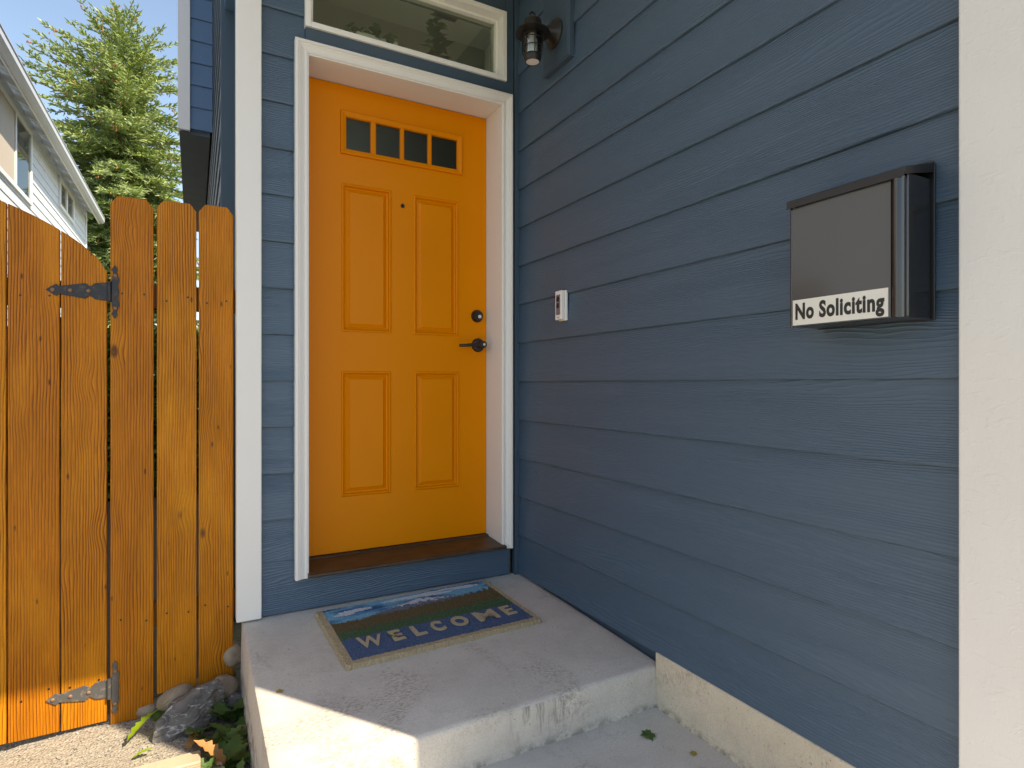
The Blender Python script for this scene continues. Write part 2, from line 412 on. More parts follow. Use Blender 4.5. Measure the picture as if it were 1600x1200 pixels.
# ------------------------------------------------------------------ geometry helpers
class G:
    """collects shapes into one mesh"""
    def __init__(s): s.v = []; s.f = []
    def add(s, vs, fs):
        o = len(s.v); s.v += [tuple(p) for p in vs]; s.f += [tuple(i + o for i in f) for f in fs]; return s
    def box(s, x0, x1, y0, y1, z0, z1):
        return s.add([(x, y, z) for z in (z0, z1) for y in (y0, y1) for x in (x0, x1)],
                     [(0, 2, 3, 1), (4, 5, 7, 6), (0, 1, 5, 4), (2, 6, 7, 3), (0, 4, 6, 2), (1, 3, 7, 5)])
    def prism(s, poly, a, b, axis='y'):
        """poly of 2-D points extruded a..b along axis (poly lies in the other two axes, in x,y,z order)"""
        n = len(poly)
        def p(q, h): return {'y': (q[0], h, q[1]), 'x': (h, q[0], q[1]), 'z': (q[0], q[1], h)}[axis]
        vs = [p(q, a) for q in poly] + [p(q, b) for q in poly]
        fs = [tuple(range(n)), tuple(range(2 * n - 1, n - 1, -1))] + [(i, i + n, (i + 1) % n + n, (i + 1) % n) for i in range(n)]
        return s.add(vs, fs)
    def tube(s, pts, r, n=8, r2=None):
        pts = [Vector(p) for p in pts]; rings = []; m = len(pts)
        for i, p in enumerate(pts):
            d = (pts[min(i + 1, m - 1)] - pts[max(i - 1, 0)]).normalized()
            a = d.orthogonal().normalized() if i == 0 else (rings[-1][1] - d * rings[-1][1].dot(d)).normalized()
            b = d.cross(a); rr = r if r2 is None else r + (r2 - r) * i / (m - 1)
            rings.append(([p + (a * math.cos(k * 2 * math.pi / n) + b * math.sin(k * 2 * math.pi / n)) * rr for k in range(n)], a))
        vs = [q for ring, _ in rings for q in ring]
        fs = [(i * n + k, i * n + (k + 1) % n, (i + 1) * n + (k + 1) % n, (i + 1) * n + k) for i in range(m - 1) for k in range(n)]
        fs += [tuple(range(n - 1, -1, -1)), tuple(range((m - 1) * n, m * n))]
        return s.add(vs, fs)
    def lathe(s, prof, n=24, mat=None):
        """profile of (r, h) round local z, optional matrix"""
        vs = []; m = len(prof)
        for r, h in prof:
            for k in range(n):
                a = k * 2 * math.pi / n
                q = Vector((r * math.cos(a), r * math.sin(a), h))
                vs.append(mat @ q if mat else q)
        fs = [(i * n + k, i * n + (k + 1) % n, (i + 1) * n + (k + 1) % n, (i + 1) * n + k) for i in range(m - 1) for k in range(n)]
        if prof[0][0] > 1e-6: fs.append(tuple(range(n - 1, -1, -1)))
        if prof[-1][0] > 1e-6: fs.append(tuple(range((m - 1) * n, m * n)))
        return s.add(vs, fs)
    def mesh(s, name, mat, smooth=False, bevel=0, seg=2):
        me = bpy.data.meshes.new(name)
        me.from_pydata(s.v, [], s.f)
        bm = bmesh.new(); bm.from_mesh(me)
        bmesh.ops.remove_doubles(bm, verts=bm.verts, dist=1e-6)
        bmesh.ops.recalc_face_normals(bm, faces=bm.faces)
        if bevel:
            es = [e for e in bm.edges if len(e.link_faces) == 2 and e.calc_face_angle(0) > .5]
            bmesh.ops.bevel(bm, geom=es, offset=bevel, segments=seg, profile=.5, affect='EDGES', clamp_overlap=True)
        bm.to_mesh(me); bm.free()
        me.materials.append(M[mat] if isinstance(mat, str) else mat)
        if smooth:
            for p in me.polygons: p.use_smooth = True
        return me
    def obj(s, name, mat, parent=None, loc=(0, 0, 0), rot=(0, 0, 0), **kw):
        return put(name, s.mesh(name, mat, **kw), parent, loc, rot)

def put(name, me, parent=None, loc=(0, 0, 0), rot=(0, 0, 0), scale=(1, 1, 1)):
    o = bpy.data.objects.new(name, me)
    COL.objects.link(o)
    o.parent = parent; o.location = loc; o.rotation_euler = rot; o.scale = scale
    return o
def tag(o, label, cat, group=None):
    o['label'] = label; o['category'] = cat
    if group: o['group'] = group
    return o
def thing(name, label, cat, loc=(0, 0, 0), group=None):
    return tag(put(name, None, None, loc), label, cat, group)
def struct(o): o['kind'] = 'structure'; return o
def sharp(me, ang=35):
    for p in me.polygons: p.use_smooth = True
    me.set_sharp_from_angle(angle=rad(ang))
def text_mesh(txt, size, extrude, offset=0.0, spacing=1.0):
    cu = bpy.data.curves.new('lettering', 'FONT')
    cu.body = txt; cu.size = size; cu.extrude = extrude; cu.offset = offset; cu.space_character = spacing
    cu.resolution_u = 4
    o = bpy.data.objects.new('lettering', cu); COL.objects.link(o)
    me = bpy.data.meshes.new_from_object(o.evaluated_get(bpy.context.evaluated_depsgraph_get()))
    bpy.data.objects.remove(o)
    return me

E_ = .1786; Z0 = .005
# ------------------------------------------------------------------ ground
struct(G().box(-400, 400, -400, 400, -.9, -.36).obj('ground', 'ground'))
# walkway and driveway in front of the step, one pour with joints
wk = struct(G().box(-1.20, 7.0, -14.0, -.93, -.30, -.167).obj('walkway', 'walk', bevel=.006))
# gravel strip beside the step and under the gate
me = G()
nx, ny = 60, 60
for j in range(ny + 1):
    for i in range(nx + 1):
        X = -3.6 + 2.43 * i / nx; Y = -6.4 + 6.5 * j / ny
        zz = -.292 + .012 * math.sin(X * 7 + Y * 3) * math.cos(Y * 5.3) + random.uniform(-.004, .004) + (.03 if Y < -.6 else 0) * min(1, (-.6 - Y))
        me.v.append((X, Y, zz))
for j in range(ny):
    for i in range(nx):
        a = j * (nx + 1) + i
        me.f.append((a, a + 1, a + nx + 2, a + nx + 1))
struct(me.obj('gravel_path', 'gravel', smooth=True))

struct(G().box(-3.6, -1.2, .101, 6.2, -.37, -.325).obj('side_yard_soil', 'soil'))
# ------------------------------------------------------------------ the house
house = thing('house', 'slate blue lap sided house with orange front door and white trim', 'house')
def board_mesh(L, e=E_, mat='siding', lap=.03, name='siding_board'):
    # local: x 0..L, z 0..e+lap, outer face towards -y; butt 18 mm out, top 9 mm out
    g = G()
    o0, o1, th = -.0, .0135, .012
    prof_ = [(o0, .0060), (o0 + .0004, .0032), (o0 + .0018, .0010), (o0 + .0042, .0), (o0 + th, 0), (o1 + th, e + lap), (o1, e + lap)]
    n_ = len(prof_)
    vs = [(0, *p) for p in prof_] + [(L, *p) for p in prof_]
    g.add(vs, [tuple(range(n_)), tuple(range(2 * n_ - 1, n_ - 1, -1))] + [(q, q + n_, (q + 1) % n_ + n_, (q + 1) % n_) for q in range(n_)])
    return g.mesh(name, mat)

# side wall of the porch (plane x = 0, seen at right)
wr = G().box(.027, .15, -1.94, .10, -.06, 2.75).obj('porch_side_wall', 'blue_trim', house)
RW0, RW1 = -.014, -1.818
bm_r = board_mesh(RW0 - RW1)
for k in range(16):
    put('siding_board', bm_r, wr, (0, RW0, Z0 + k * E_), (0, 0, rad(-90)))
G().box(-.016, .012, -.016, .012, .0, 2.75).obj('inside_corner_bead', 'blue_trim', wr, bevel=.002)
# foundation below it
G().box(-.004, .20, -1.95, -.9465, -.36, .012).obj('foundation', 'foundation', house, bevel=.004)
G().box(.03, .20, -.90, .05, -.36, -.061).obj('foundation', 'foundation', house)

# door wall (plane y = 0)
wd = G().add([], []).box(-1.15, -.975, .028, .15, .0, 2.75).box(-.06, .02, .0205, .15, .2, 2.75).box(-.975, -.06, .021, .15, 2.19, 2.272).box(-.975, -.06, .021, .15, 2.61, 2.75).box(-.975, -.06, .022, .15, 0, .10).obj('door_wall', 'blue_trim', house)
bm_d = board_mesh(.165)
for k in range(1, 15):
    put('siding_board', bm_d, wd, (-1.108, 0, Z0 + k * E_))
row0 = [(-1.108, Z0), (-.034, Z0), (-.034, .128), (-.975, .128), (-.975, .205), (-1.108, .205)]
G().prism(row0, -.002, .0068).obj('siding_board', 'siding', wd, bevel=.0012, seg=1)
# flat blue head trim round the transom
G().box(-.9435, -.02, -.010, .012, 2.216, 2.287).obj('head_trim', 'blue_trim', wd, bevel=.003)
G().box(-.062, -.02, -.012, .012, 2.280, 2.75).obj('side_trim', 'blue_trim', wd, bevel=.003)
G().box(-.95, -.062, -.009, .012, 2.598, 2.75).obj('head_trim', 'blue_trim', wd, bevel=.003)
# white corner boards
G().box(-1.190, -1.104, -.024, .03, .006, 2.80).obj('corner_board', 'white', house, bevel=.003)
G().box(-1.186, -1.166, .031, .14, .008, 2.80).obj('corner_board', 'blue_trim', house, bevel=.002)
G().box(-.024, .03, -1.957, -1.8185, -.165, 2.80).obj('corner_board', 'rough_white', house, bevel=.004)
G().box(.031, .16, -1.957, -1.93, -.16, 2.80).obj('corner_board', 'rough_white', house, bevel=.004)
G().box(-1.15, -1.10, .016, .14, -.36, .004).obj('foundation', 'foundation', house)
# porch ceiling, header beam, upper storey, garage front
G().box(-1.19, .10, -1.90, .10, 2.755, 2.80).obj('porch_ceiling', 'ceiling', house)
G().box(-1.19, 3.2, -1.957, -1.80, 2.722, 2.84).obj('header_beam', 'white', house, bevel=.004)
G().box(-1.186, 6.0, -1.94, .149, 2.845, 5.7).box(-1.186, 6.0, .150, 3.7, 3.14, 5.7).box(-1.186, -1.0, 3.701, 8.2, 2.95, 5.7).box(-1.186, -1.06, .150, 1.0, 2.845, 3.139).obj('upper_storey', 'bay_siding', house)
G().box(.165, 6.0, -1.94, -1.80, -.3, 2.66).obj('garage_front', 'siding', house)

# side wall further back: blue corner board, lap siding running away, and the cantilevered bay
G().box(-1.204, -1.10, 1.00, 1.03, -.36, 5.6).obj('corner_board', 'blue_trim', house, bevel=.002)
ws = G().box(-1.168, -1.05, 1.031, 8.0, -.3, 5.6).obj('side_wall', 'blue_trim', house)
bm_s = board_mesh(6.9)
for k in range(-1, 32):
    put('siding_board', bm_s, ws, (-1.197, 7.94, Z0 + k * E_), (0, 0, rad(-90)))
bay = G().box(-1.415, -1.21, 2.985, 6.4, 2.93, 5.6).obj('bay_wall', 'bay_siding', house)
bm_b = board_mesh(.158, mat='bay_siding')
for k in range(15):
    put('siding_board', bm_b, bay, (-1.352, 2.955, 2.935 + k * E_))
G().box(-1.440, -1.353, 2.940, 2.974, 2.915, 5.6).obj('bay_corner_board', 'neighbour_white', house, bevel=.003)
G().box(-1.438, -1.416, 2.975, 3.06, 2.917, 5.6).obj('bay_corner_board', 'neighbour_white', house, bevel=.003)
G().box(-1.43, -1.21, 2.99, 4.9, 2.900, 2.929).obj('soffit_panel', 'soffit', house, bevel=.002)
G().box(-1.43, -1.21, 4.905, 6.4, 2.900, 2.929).obj('soffit_panel', 'soffit', house, bevel=.002)

# interior behind the transom: hall ceiling, walls, ledge; left open low at the back to let daylight in
G().box(-1.05, .45, .151, 3.6, 3.10, 3.135).obj('hall_ceiling', 'plaster_white', house)
G().box(.37, .42, .152, 3.4, 0, 3.098).obj('hall_wall', 'plaster_white', house)
G().box(-.985, .365, 1.10, 1.15, 2.78, 3.098).obj('hall_wall', 'plaster', house)
G().box(-1.05, -.99, .152, .24, 0, 3.098).box(-1.05, -.99, .241, .98, 0, .5).box(-1.05, -.99, .241, .98, 2.78, 3.098).box(-1.05, -.99, .981, 3.4, 0, 3.098).obj('hall_wall', 'plaster', house)
G().box(-1.022, -1.018, .241, .98, .501, 2.779).obj('hall_side_window_pane', 'glass', house)  # glazed side opening added to bring daylight into the hall
G().box(-.985, .362, .155, 3.5, -.05, .15).obj('hall_floor', 'timber', house)
G().box(-.97, -.06, .093, .40, 2.262, 2.330).obj('window_ledge', 'plaster_white', house)
v_ = G().box(-.07, .07, .86, .90, 3.088, 3.0995).obj('ceiling_vent', 'dark_inside', house)

# door frame: brickmould casing and jambs
XL, XR, ZT = -.933, -.0845, 2.170
CO = .047
def casing_profile():
    # (inset from outer edge, y)
    return [(0, .015), (0, -.030), (.004, -.034), (.011, -.034), (.014, -.029), (.019, -.029), (.022, -.026), (.036, -.021), (.040, -.023), (.046, -.023), (CO, -.019), (CO, .015)]
fr = thing  # keep namespace small
door_frame = put('door_frame', None, house)
g = G(); prof = casing_profile(); n = len(prof)
CR = .005
path = lambda d: [(XL - CO - CR + d, .131), (XL - CO - CR + d, ZT + CO + CR - d), (XR + CO + CR - d, ZT + CO + CR - d), (XR + CO + CR - d, .131)]
for side in range(3):
    g = G(); vs = []
    for d, yy in prof:
        p = path(d); vs.append((p[side][0], yy, p[side][1]))
    for d, yy in prof:
        p = path(d); vs.append((p[side + 1][0], yy, p[side + 1][1]))
    g.add(vs, [(i, i + 1, n + i + 1, n + i) for i in range(n - 1)] + [tuple(range(n)), tuple(range(2 * n - 1, n - 1, -1)), (n - 1, 0, n, 2 * n - 1)])
    me_ = g.mesh('casing', 'white'); put('casing', me_, door_frame)
G().box(XL - .03, XL, -.0185, .20, .131, ZT).obj('jamb', 'white', door_frame, bevel=.002)
G().box(XR, XR + .03, -.0185, .20, .131, ZT).obj('jamb', 'white', door_frame, bevel=.002)
G().box(XL - .03, XR + .03, -.0185, .20, ZT, ZT + .02).obj('jamb', 'white', door_frame, bevel=.002)
G().box(XL - .028, XR + .028, .165, .19, .14, ZT + .018).obj('weather_strip', 'dark_inside', door_frame)  # dark sheet filling the whole opening behind leaf and panes
# sill
G().prism([(.20, .166), (.125, .166), (.12, .160), (-.040, .149), (-.045, .145), (-.045, .138), (-.03, .132), (.20, .132)], XL - .004, XR + .012, 'x').obj('door_sill', 'sill', house, bevel=.0015, seg=1)

# door leaf, panels with raised mouldings
YD = .146
DX0, DX1, DZ0, DZ1 = XL + .002, XR - .002, .1685, ZT - .003
panels = [(-.773, -.5545, 1.1115, 1.7485), (-.452, -.232, 1.1115, 1.7455), (-.774, -.556, .4035, .943), (-.449, -.228, .4045, .9445)]
lite = (-.778, -.2125, 1.871, 2.059)
holes = panels + [lite]
xs = sorted({DX0, DX1, *[h[0] for h in holes], *[h[1] for h in holes]})
zs = sorted({DZ0, DZ1, *[h[2] for h in holes], *[h[3] for h in holes]})
g = G()
for i in range(len(xs) - 1):
    for j in range(len(zs) - 1):
        cx, cz = (xs[i] + xs[i + 1]) / 2, (zs[j] + zs[j + 1]) / 2
        if any(h[0] < cx < h[1] and h[2] < cz < h[3] for h in holes): continue
        g.add([(xs[i], YD, zs[j]), (xs[i + 1], YD, zs[j]), (xs[i + 1], YD, zs[j + 1]), (xs[i], YD, zs[j + 1])], [(0, 1, 2, 3)])
    # rear skin and edges
g.add([(DX0, YD, DZ0), (DX0, YD + .017, DZ0), (DX0, YD + .017, DZ1), (DX0, YD, DZ1)], [(0, 1, 2, 3)])
g.add([(DX1, YD, DZ0), (DX1, YD + .017, DZ0), (DX1, YD + .017, DZ1), (DX1, YD, DZ1)], [(0, 1, 2, 3)])
g.add([(DX0, YD, DZ1), (DX1, YD, DZ1), (DX1, YD + .017, DZ1), (DX0, YD + .017, DZ1)], [(0, 1, 2, 3)])
g.add([(DX0, YD, DZ0), (DX1, YD, DZ0), (DX1, YD + .017, DZ0), (DX0, YD + .017, DZ0)], [(0, 1, 2, 3)])
door = g.obj('front_door', 'door', house)
door['label'] = 'orange panelled front door with four small panes along its top'
def rings(x0, x1, z0, z1, steps, fill=True):
    g = G(); vs = []
    for ins, dy in steps:
        vs += [(x0 + ins, YD + dy, z0 + ins), (x1 - ins, YD + dy, z0 + ins), (x1 - ins, YD + dy, z1 - ins), (x0 + ins, YD + dy, z1 - ins)]
    fs = [(4 * i + k, 4 * i + (k + 1) % 4, 4 * i + 4 + (k + 1) % 4, 4 * i + 4 + k) for i in range(len(steps) - 1) for k in range(4)]
    if fill: fs.append(tuple(range(len(vs) - 4, len(vs))))
    return g.add(vs, fs)
for p in panels:
    me_ = rings(*p, [(0, 0), (.003, -.0045), (.007, -.0055), (.011, -.002), (.014, .009), (.019, .0105), (.033, .002), (.036, -.001)]).mesh('door_panel', 'door')
    put('door_panel', me_, door)
lf = rings(*lite, [(0, 0), (.002, -.010), (.007, -.0125), (.013, -.010), (.0235, -.006), (.0255, -.001), (.0262, .012)], fill=False)
me_ = lf.mesh('lite_frame', 'door'); put('lite_frame', me_, door)
for a, b in ((-.648, -.622), (-.515, -.494), (-.384, -.363)):
    G().prism([(a, YD + .011), (a + .002, YD - .002), (a + .007, YD - .005), (b - .007, YD - .005), (b - .002, YD - .002), (b, YD + .011)], 1.893, 2.037, 'z').obj('muntin', 'door', door)
for a, b in ((-.753, -.648), (-.622, -.515), (-.494, -.384), (-.363, -.238)):
    G().box(a - .003, b + .003, YD + .0065, YD + .0095, 1.894, 2.036).obj('pane', 'glass_dark', door)
# an added sheet, no real curtain, keeps the hall behind the small panes dark
G().box(-.80, -.19, YD + .06, YD + .065, 1.85, 2.08).obj('door_curtain', 'plaster', door)
RX = Matrix.Rotation(rad(90), 4, 'X')
def facing(loc): return Matrix.Translation(loc) @ RX     # lathe axis towards -y
G().lathe([(.0, .000), (.009, .000), (.009, .004), (.006, .006), (.0055, .003), (0, .003)], 20, facing((-.503, YD, 1.687))).obj('peephole', 'bronze', door, smooth=True)
db = G().lathe([(.030, 0), (.030, .006), (.027, .013), (.024, .017), (.0235, .021), (.0, .021)], 32, facing((-.135, YD, 1.212))).mesh('deadbolt', 'bronze'); sharp(db)
dbo = put('deadbolt', db, door)
G().lathe([(.0085, .0205), (.0085, .024), (.0, .0245)], 20, facing((-.130, YD, 1.208))).obj('key_cylinder', 'silver', door)
rs = G().lathe([(.033, 0), (.033, .005), (.029, .012), (.016, .015), (.0125, .02), (.0125, .052), (.016, .056), (.016, .068), (.012, .071), (0, .071)], 32, facing((-.130, YD, 1.073))).mesh('lever_rose', 'bronze'); sharp(rs)
put('lever_rose', rs, door)
lv = G().tube([(-.128, YD - .060, 1.073), (-.150, YD - .061, 1.073), (-.18, YD - .060, 1.071), (-.215, YD - .057, 1.067), (-.236, YD - .052, 1.066), (-.246, YD - .046, 1.067)], .0095, 10, .0065).mesh('lever_handle', 'bronze'); sharp(lv, 50)
put('lever_handle', lv, door)
G().lathe([(.006, .0715), (.006, .073), (0, .073)], 16, facing((-.130, YD, 1.073))).obj('key_cylinder', 'silver', door)

# transom window
TX0, TX1, TZ0, TZ1 = -.947, -.060, 2.282, 2.602
tw = put('transom_window', None, house)
def framebars(parent, x0, x1, z0, z1, w, y0, y1, mat, name):
    for a in ((x0, x0 + w, z0, z1), (x1 - w, x1, z0, z1)):
        G().box(a[0], a[1], y0, y1, a[2], a[3]).obj(name, mat, parent, bevel=.002)
    for a in ((x0 + w, x1 - w, z0, z0 + w), (x0 + w, x1 - w, z1 - w, z1)):
        G().box(a[0], a[1], y0 + .0008, y1, a[2], a[3]).obj(name, mat, parent, bevel=.002)
framebars(tw, TX0, TX1, TZ0, TZ1, .022, -.022, .09, 'vinyl', 'window_frame')
framebars(tw, TX0 + .0225, TX1 - .0225, TZ0 + .0225, TZ1 - .0225, .014, .020, .07, 'vinyl', 'sash')
G().box(TX0 + .034, TX1 - .034, .043, .047, TZ0 + .034, TZ1 - .034).obj('pane', 'glass', tw)

# ------------------------------------------------------------------ concrete step
def slab_z(y): return .034 * min(0, y)
g = G()
X0, X1, YF, YB = -1.168, .018, -.948, .016
ns = 24
pts_top = []
rnd_e = [(0, -.033 - .018), (.003, -.033 - .008), (.008, -.033 - .003), (.018, -.033)]
ring_y = [YF + d for d, _ in rnd_e] + [YF + .2, -.4, YB]
ring_z = [z for _, z in rnd_e] + [slab_z(YF + .2), slab_z(-.4), 0]
ring_y = [YF - .004, YF - .001] + ring_y; ring_z = [-.36, -.12] + ring_z
xl = [X0 - .004, X0, X0 + .003, X0 + .012]
xcols = [X0] + [X0 + .005 + (X1 - X0 - .005) * i / ns for i in range(ns + 1)]
for yy, zz in zip(ring_y, ring_z):
    for i, xx in enumerate(xcols):
        dz = -.003 if i == 0 and zz > -.1 else 0
        jit = .0012 * math.sin(xx * 31 + yy * 17)
        g.v.append((xx, yy + (jit if yy < YF + .03 else 0), zz + dz))
nc = len(xcols)
for j in range(len(ring_y) - 1):
    for i in range(nc - 1):
        a = j * nc + i; g.f.append((a, a + 1, a + nc + 1, a + nc))
# left face
o = len(g.v)
for yy, zz in zip(ring_y[2:], ring_z[2:]): g.v.append((X0 - .0015, yy, zz - .009))
for yy, zz in zip(ring_y[2:], ring_z[2:]): g.v.append((X0 - .010, yy, -.36))
m_ = len(ring_y) - 2
for j in range(m_ - 1):
    g.f.append(((j + 2) * nc, (j + 3) * nc, o + j + 1, o + j))
    g.f.append((o + j, o + j + 1, o + m_ + j + 1, o + m_ + j))
g.f.append((0, nc, 2 * nc, o, o + m_))
st = g.obj('concrete_step', 'slab')
sharp(st.data, 40)
tag(st, 'grey broom finished concrete step below the orange door', 'step')

# ------------------------------------------------------------------ door mat
mroot = thing('door_mat', 'coir door mat printed with a mountain landscape and WELCOME', 'door mat', (-.908, -.536, slab_z(-.536)))
mroot.rotation_euler = (math.atan(.034), 0, rad(1.9))
g = G(); NX, NY = 132, 80
for j in range(NY + 1):
    for i in range(NX + 1):
        ex = (i in (0, NX)) or (j in (0, NY))
        X = MW * i / NX + (random.uniform(-.003, .003)); Y = MD * j / NY + random.uniform(-.003, .003)
        sh = -.075 * (Y / MD - 0.0) * 0 
        g.v.append((X + sh, Y, .0005 if ex else .0165 + random.uniform(-.0018, .0018)))
for j in range(NY):
    for i in range(NX):
        a = j * (NX + 1) + i; g.f.append((a, a + 1, a + NX + 2, a + NX + 1))
g.obj('coir_pile', 'mat', mroot)
for ch, fx, lw, rz in zip('WELCOME', (.153, .285, .393, .494, .612, .762, .892), (.086, .042, .044, .046, .064, .086, .044), (-5, 1, 0, 2, 0, 1, 2)):
    me_ = text_mesh(ch, .1, .0015, .0022 if ch in 'MW' else .0040)
    xsv = [v.co.x for v in me_.vertices]; ysv = [v.co.y for v in me_.vertices]
    cx = (min(xsv) + max(xsv)) / 2; sx = lw / (max(xsv) - min(xsv)); sy = .080 / (max(ysv) - min(ysv)); y0_ = min(ysv)
    for v in me_.vertices: v.co.x = (v.co.x - cx) * sx; v.co.y = (v.co.y - y0_) * sy
    me_.materials.clear(); me_.materials.append(M['coir'])
    put('letter', me_, mroot, (fx * MW, .186 * MD, .0195), (0, 0, rad(rz)))

# ------------------------------------------------------------------ mailbox
mb = thing('mailbox', 'glossy black wall mailbox with a No Soliciting sticker', 'mailbox', (0, 0, 0))
BX, FX, BY0, BY1, BZ0, BZ1 = -.006, -.107, -1.765, -1.516, 1.019, 1.305
g = G().box(FX + .012, BX - .003, BY0 + .0005, BY1, BZ0, BZ1)
g.obj('body', 'gloss_black', mb, bevel=.003)
# bulged front panel with a rolled edge on the right
cols = []
for i in range(13):
    f = i / 12
    yy = BY1 - .004 - (BY1 - .004 - (BY0 + .026)) * f
    cols.append((yy, FX - .0015 * math.sin(math.pi * f)))
g = G()
for yy, xx in cols: g.v += [(xx, yy, BZ0 + .001), (xx, yy, BZ1 - .012)]
for yy, xx in cols: g.v += [(FX + .013, yy, BZ0 + .001), (FX + .013, yy, BZ1 - .012)]
k_ = 2 * len(cols)
for i in range(len(cols) - 1):
    g.f.append((2 * i, 2 * i + 1, 2 * i + 3, 2 * i + 2))
    g.f.append((2 * i, 2 * i + 2, k_ + 2 * i + 2, k_ + 2 * i)); g.f.append((2 * i + 1, k_ + 2 * i + 1, k_ + 2 * i + 3, 2 * i + 3))
g.f += [(0, k_, k_ + 1, 1), (2 * len(cols) - 2, 2 * len(cols) - 1, k_ + 2 * len(cols) - 1, k_ + 2 * len(cols) - 2)]
me_ = g.mesh('front_panel', 'mail_front'); sharp(me_, 30); put('front_panel', me_, mb)
ed = G().tube([(FX + .004, BY0 + .0125, BZ0), (FX + .004, BY0 + .0125, BZ1 - .010)], .0115, 20).mesh('rolled_edge', 'gloss_black'); sharp(ed); put('rolled_edge', ed, mb)
ed = G().tube([(FX + .004, BY1 - .001, BZ0 - .002), (FX + .004, BY1 - .001, BZ1 - .010)], .004, 12).mesh('rolled_edge', 'gloss_black'); sharp(ed); put('rolled_edge', ed, mb)
# lid: sloped top, front lip, cheeks
lid = [(-.004, 1.338), (FX - .006, 1.311), (FX - .0085, 1.292), (FX - .0065, 1.292), (FX - .0045, 1.307), (-.004, 1.333)]
G().prism([(a, b) for a, b in lid], BY0 - .003, BY1 + .006, 'y').obj('lid', 'black', mb, bevel=.0012, seg=1)
for yy in (BY0 - .0042, BY1 + .0048):
    G().prism([(-.004, 1.3375), (FX - .006, 1.3105), (FX - .006, 1.296), (-.004, 1.318)], yy, yy + .0015, 'y').obj('lid_cheek', 'black', mb)
bp = []
for cy, cz, a0 in ((BY0 - .004 + .008, 1.341 - .008, 180), (BY1 - .01, 1.341 - .008, 90)):
    pass
arc = [(BY0 - .005 + .010 - .010 * math.cos(rad(a)), 1.333 + .010 * math.sin(rad(a))) for a in range(0, 91, 15)]
poly = [(BY0 - .005, BZ0 - .002)] + arc + [(BY1, 1.343), (BY1, BZ0 - .002)]
G().prism(poly, -.0085, -.0035, 'x').obj('back_plate', 'black', mb, bevel=.001, seg=1)
G().lathe([(.0045, 0), (.004, .002), (0, .0025)], 14, Matrix.Translation((-.0086, BY0 + .006, 1.331)) @ Matrix.Rotation(rad(-90), 4, 'Y')).obj('screw', 'silver', mb)
# sticker and lettering, lying on the front panel
SY0, SY1, SZ0, SZ1 = BY1 - .006, BY1 - .2185, BZ0 + .003, BZ0 + .061
def bulge(yy): 
    f = (BY1 - .004 - yy) / (BY1 - .004 - (BY0 + .026)); return FX - .0015 * math.sin(math.pi * max(0, min(1, f)))
g = G()
for i in range(13):
    yy = SY0 + (SY1 - SY0) * i / 12
    g.v += [(bulge(yy) - .0007, yy, SZ0), (bulge(yy) - .0007, yy, SZ1), (bulge(yy) + .0002, yy, SZ0), (bulge(yy) + .0002, yy, SZ1)]
for i in range(12):
    a = 4 * i; g.f += [(a, a + 1, a + 5, a + 4), (a, a + 4, a + 6, a + 2), (a + 1, a + 3, a + 7, a + 5)]
g.f += [(0, 2, 3, 1), (48, 49, 51, 50)]
sticker = g.obj('sticker', 'sticker', mb)
me_ = text_mesh('No Soliciting', .049, .0002, .0020, 1.10)
xsv = [v.co.x for v in me_.vertices]; w_ = max(xsv) - min(xsv); x0_ = min(xsv)
for v in me_.vertices:
    fx = (v.co.x - x0_) / w_
    yy = SY0 - .007 + (SY1 - SY0 + .014) * fx
    v.co = Vector((bulge(yy) - .0010 - v.co.z, yy, SZ0 + .0145 + v.co.y))
me_.materials.clear(); me_.materials.append(M['print_black'])
put('lettering', me_, sticker)

# ------------------------------------------------------------------ video doorbell
bell = thing('doorbell', 'slim white doorbell with dark face on blue siding', 'doorbell')
DY0, DY1, DZ_0, DZ_1 = -.423, -.377, 1.148, 1.266
G().box(-.008, .004, DY0 - .002, DY1 + .002, DZ_0 - .003, DZ_1 + .001).obj('mounting_plate', 'vinyl', bell, bevel=.002)
G().box(-.026, -.0085, DY0, DY1, DZ_0, DZ_1).obj('cover', 'white', bell, bevel=.003, seg=3)
G().box(-.0272, -.024, DY0 + .008, DY1 - .008, DZ_0 + .020, DZ_1 - .016).obj('face', 'doorbell_face', bell, bevel=.001, seg=1)
WX = Matrix.Rotation(rad(-90), 4, 'Y')
for zz, r_, m_x in ((1.232, .0115, 'doorbell_lens'), (1.205, .0105, 'doorbell_lens')):
    G().lathe([(r_, -.001), (r_, .0022), (r_ * .8, .0030), (0, .0032)], 24, Matrix.Translation((-.0265, -.400, zz)) @ WX).obj('camera_lens' if zz > 1.22 else 'button', m_x, bell, smooth=True)
me_ = text_mesh('ring', .013, .0002)
for v in me_.vertices: v.co = Vector((-.0263 - v.co.z, -.389 - v.co.x, 1.1545 + v.co.y))
me_.materials.clear(); me_.materials.append(M['grey_print']); put('lettering', me_, bell)

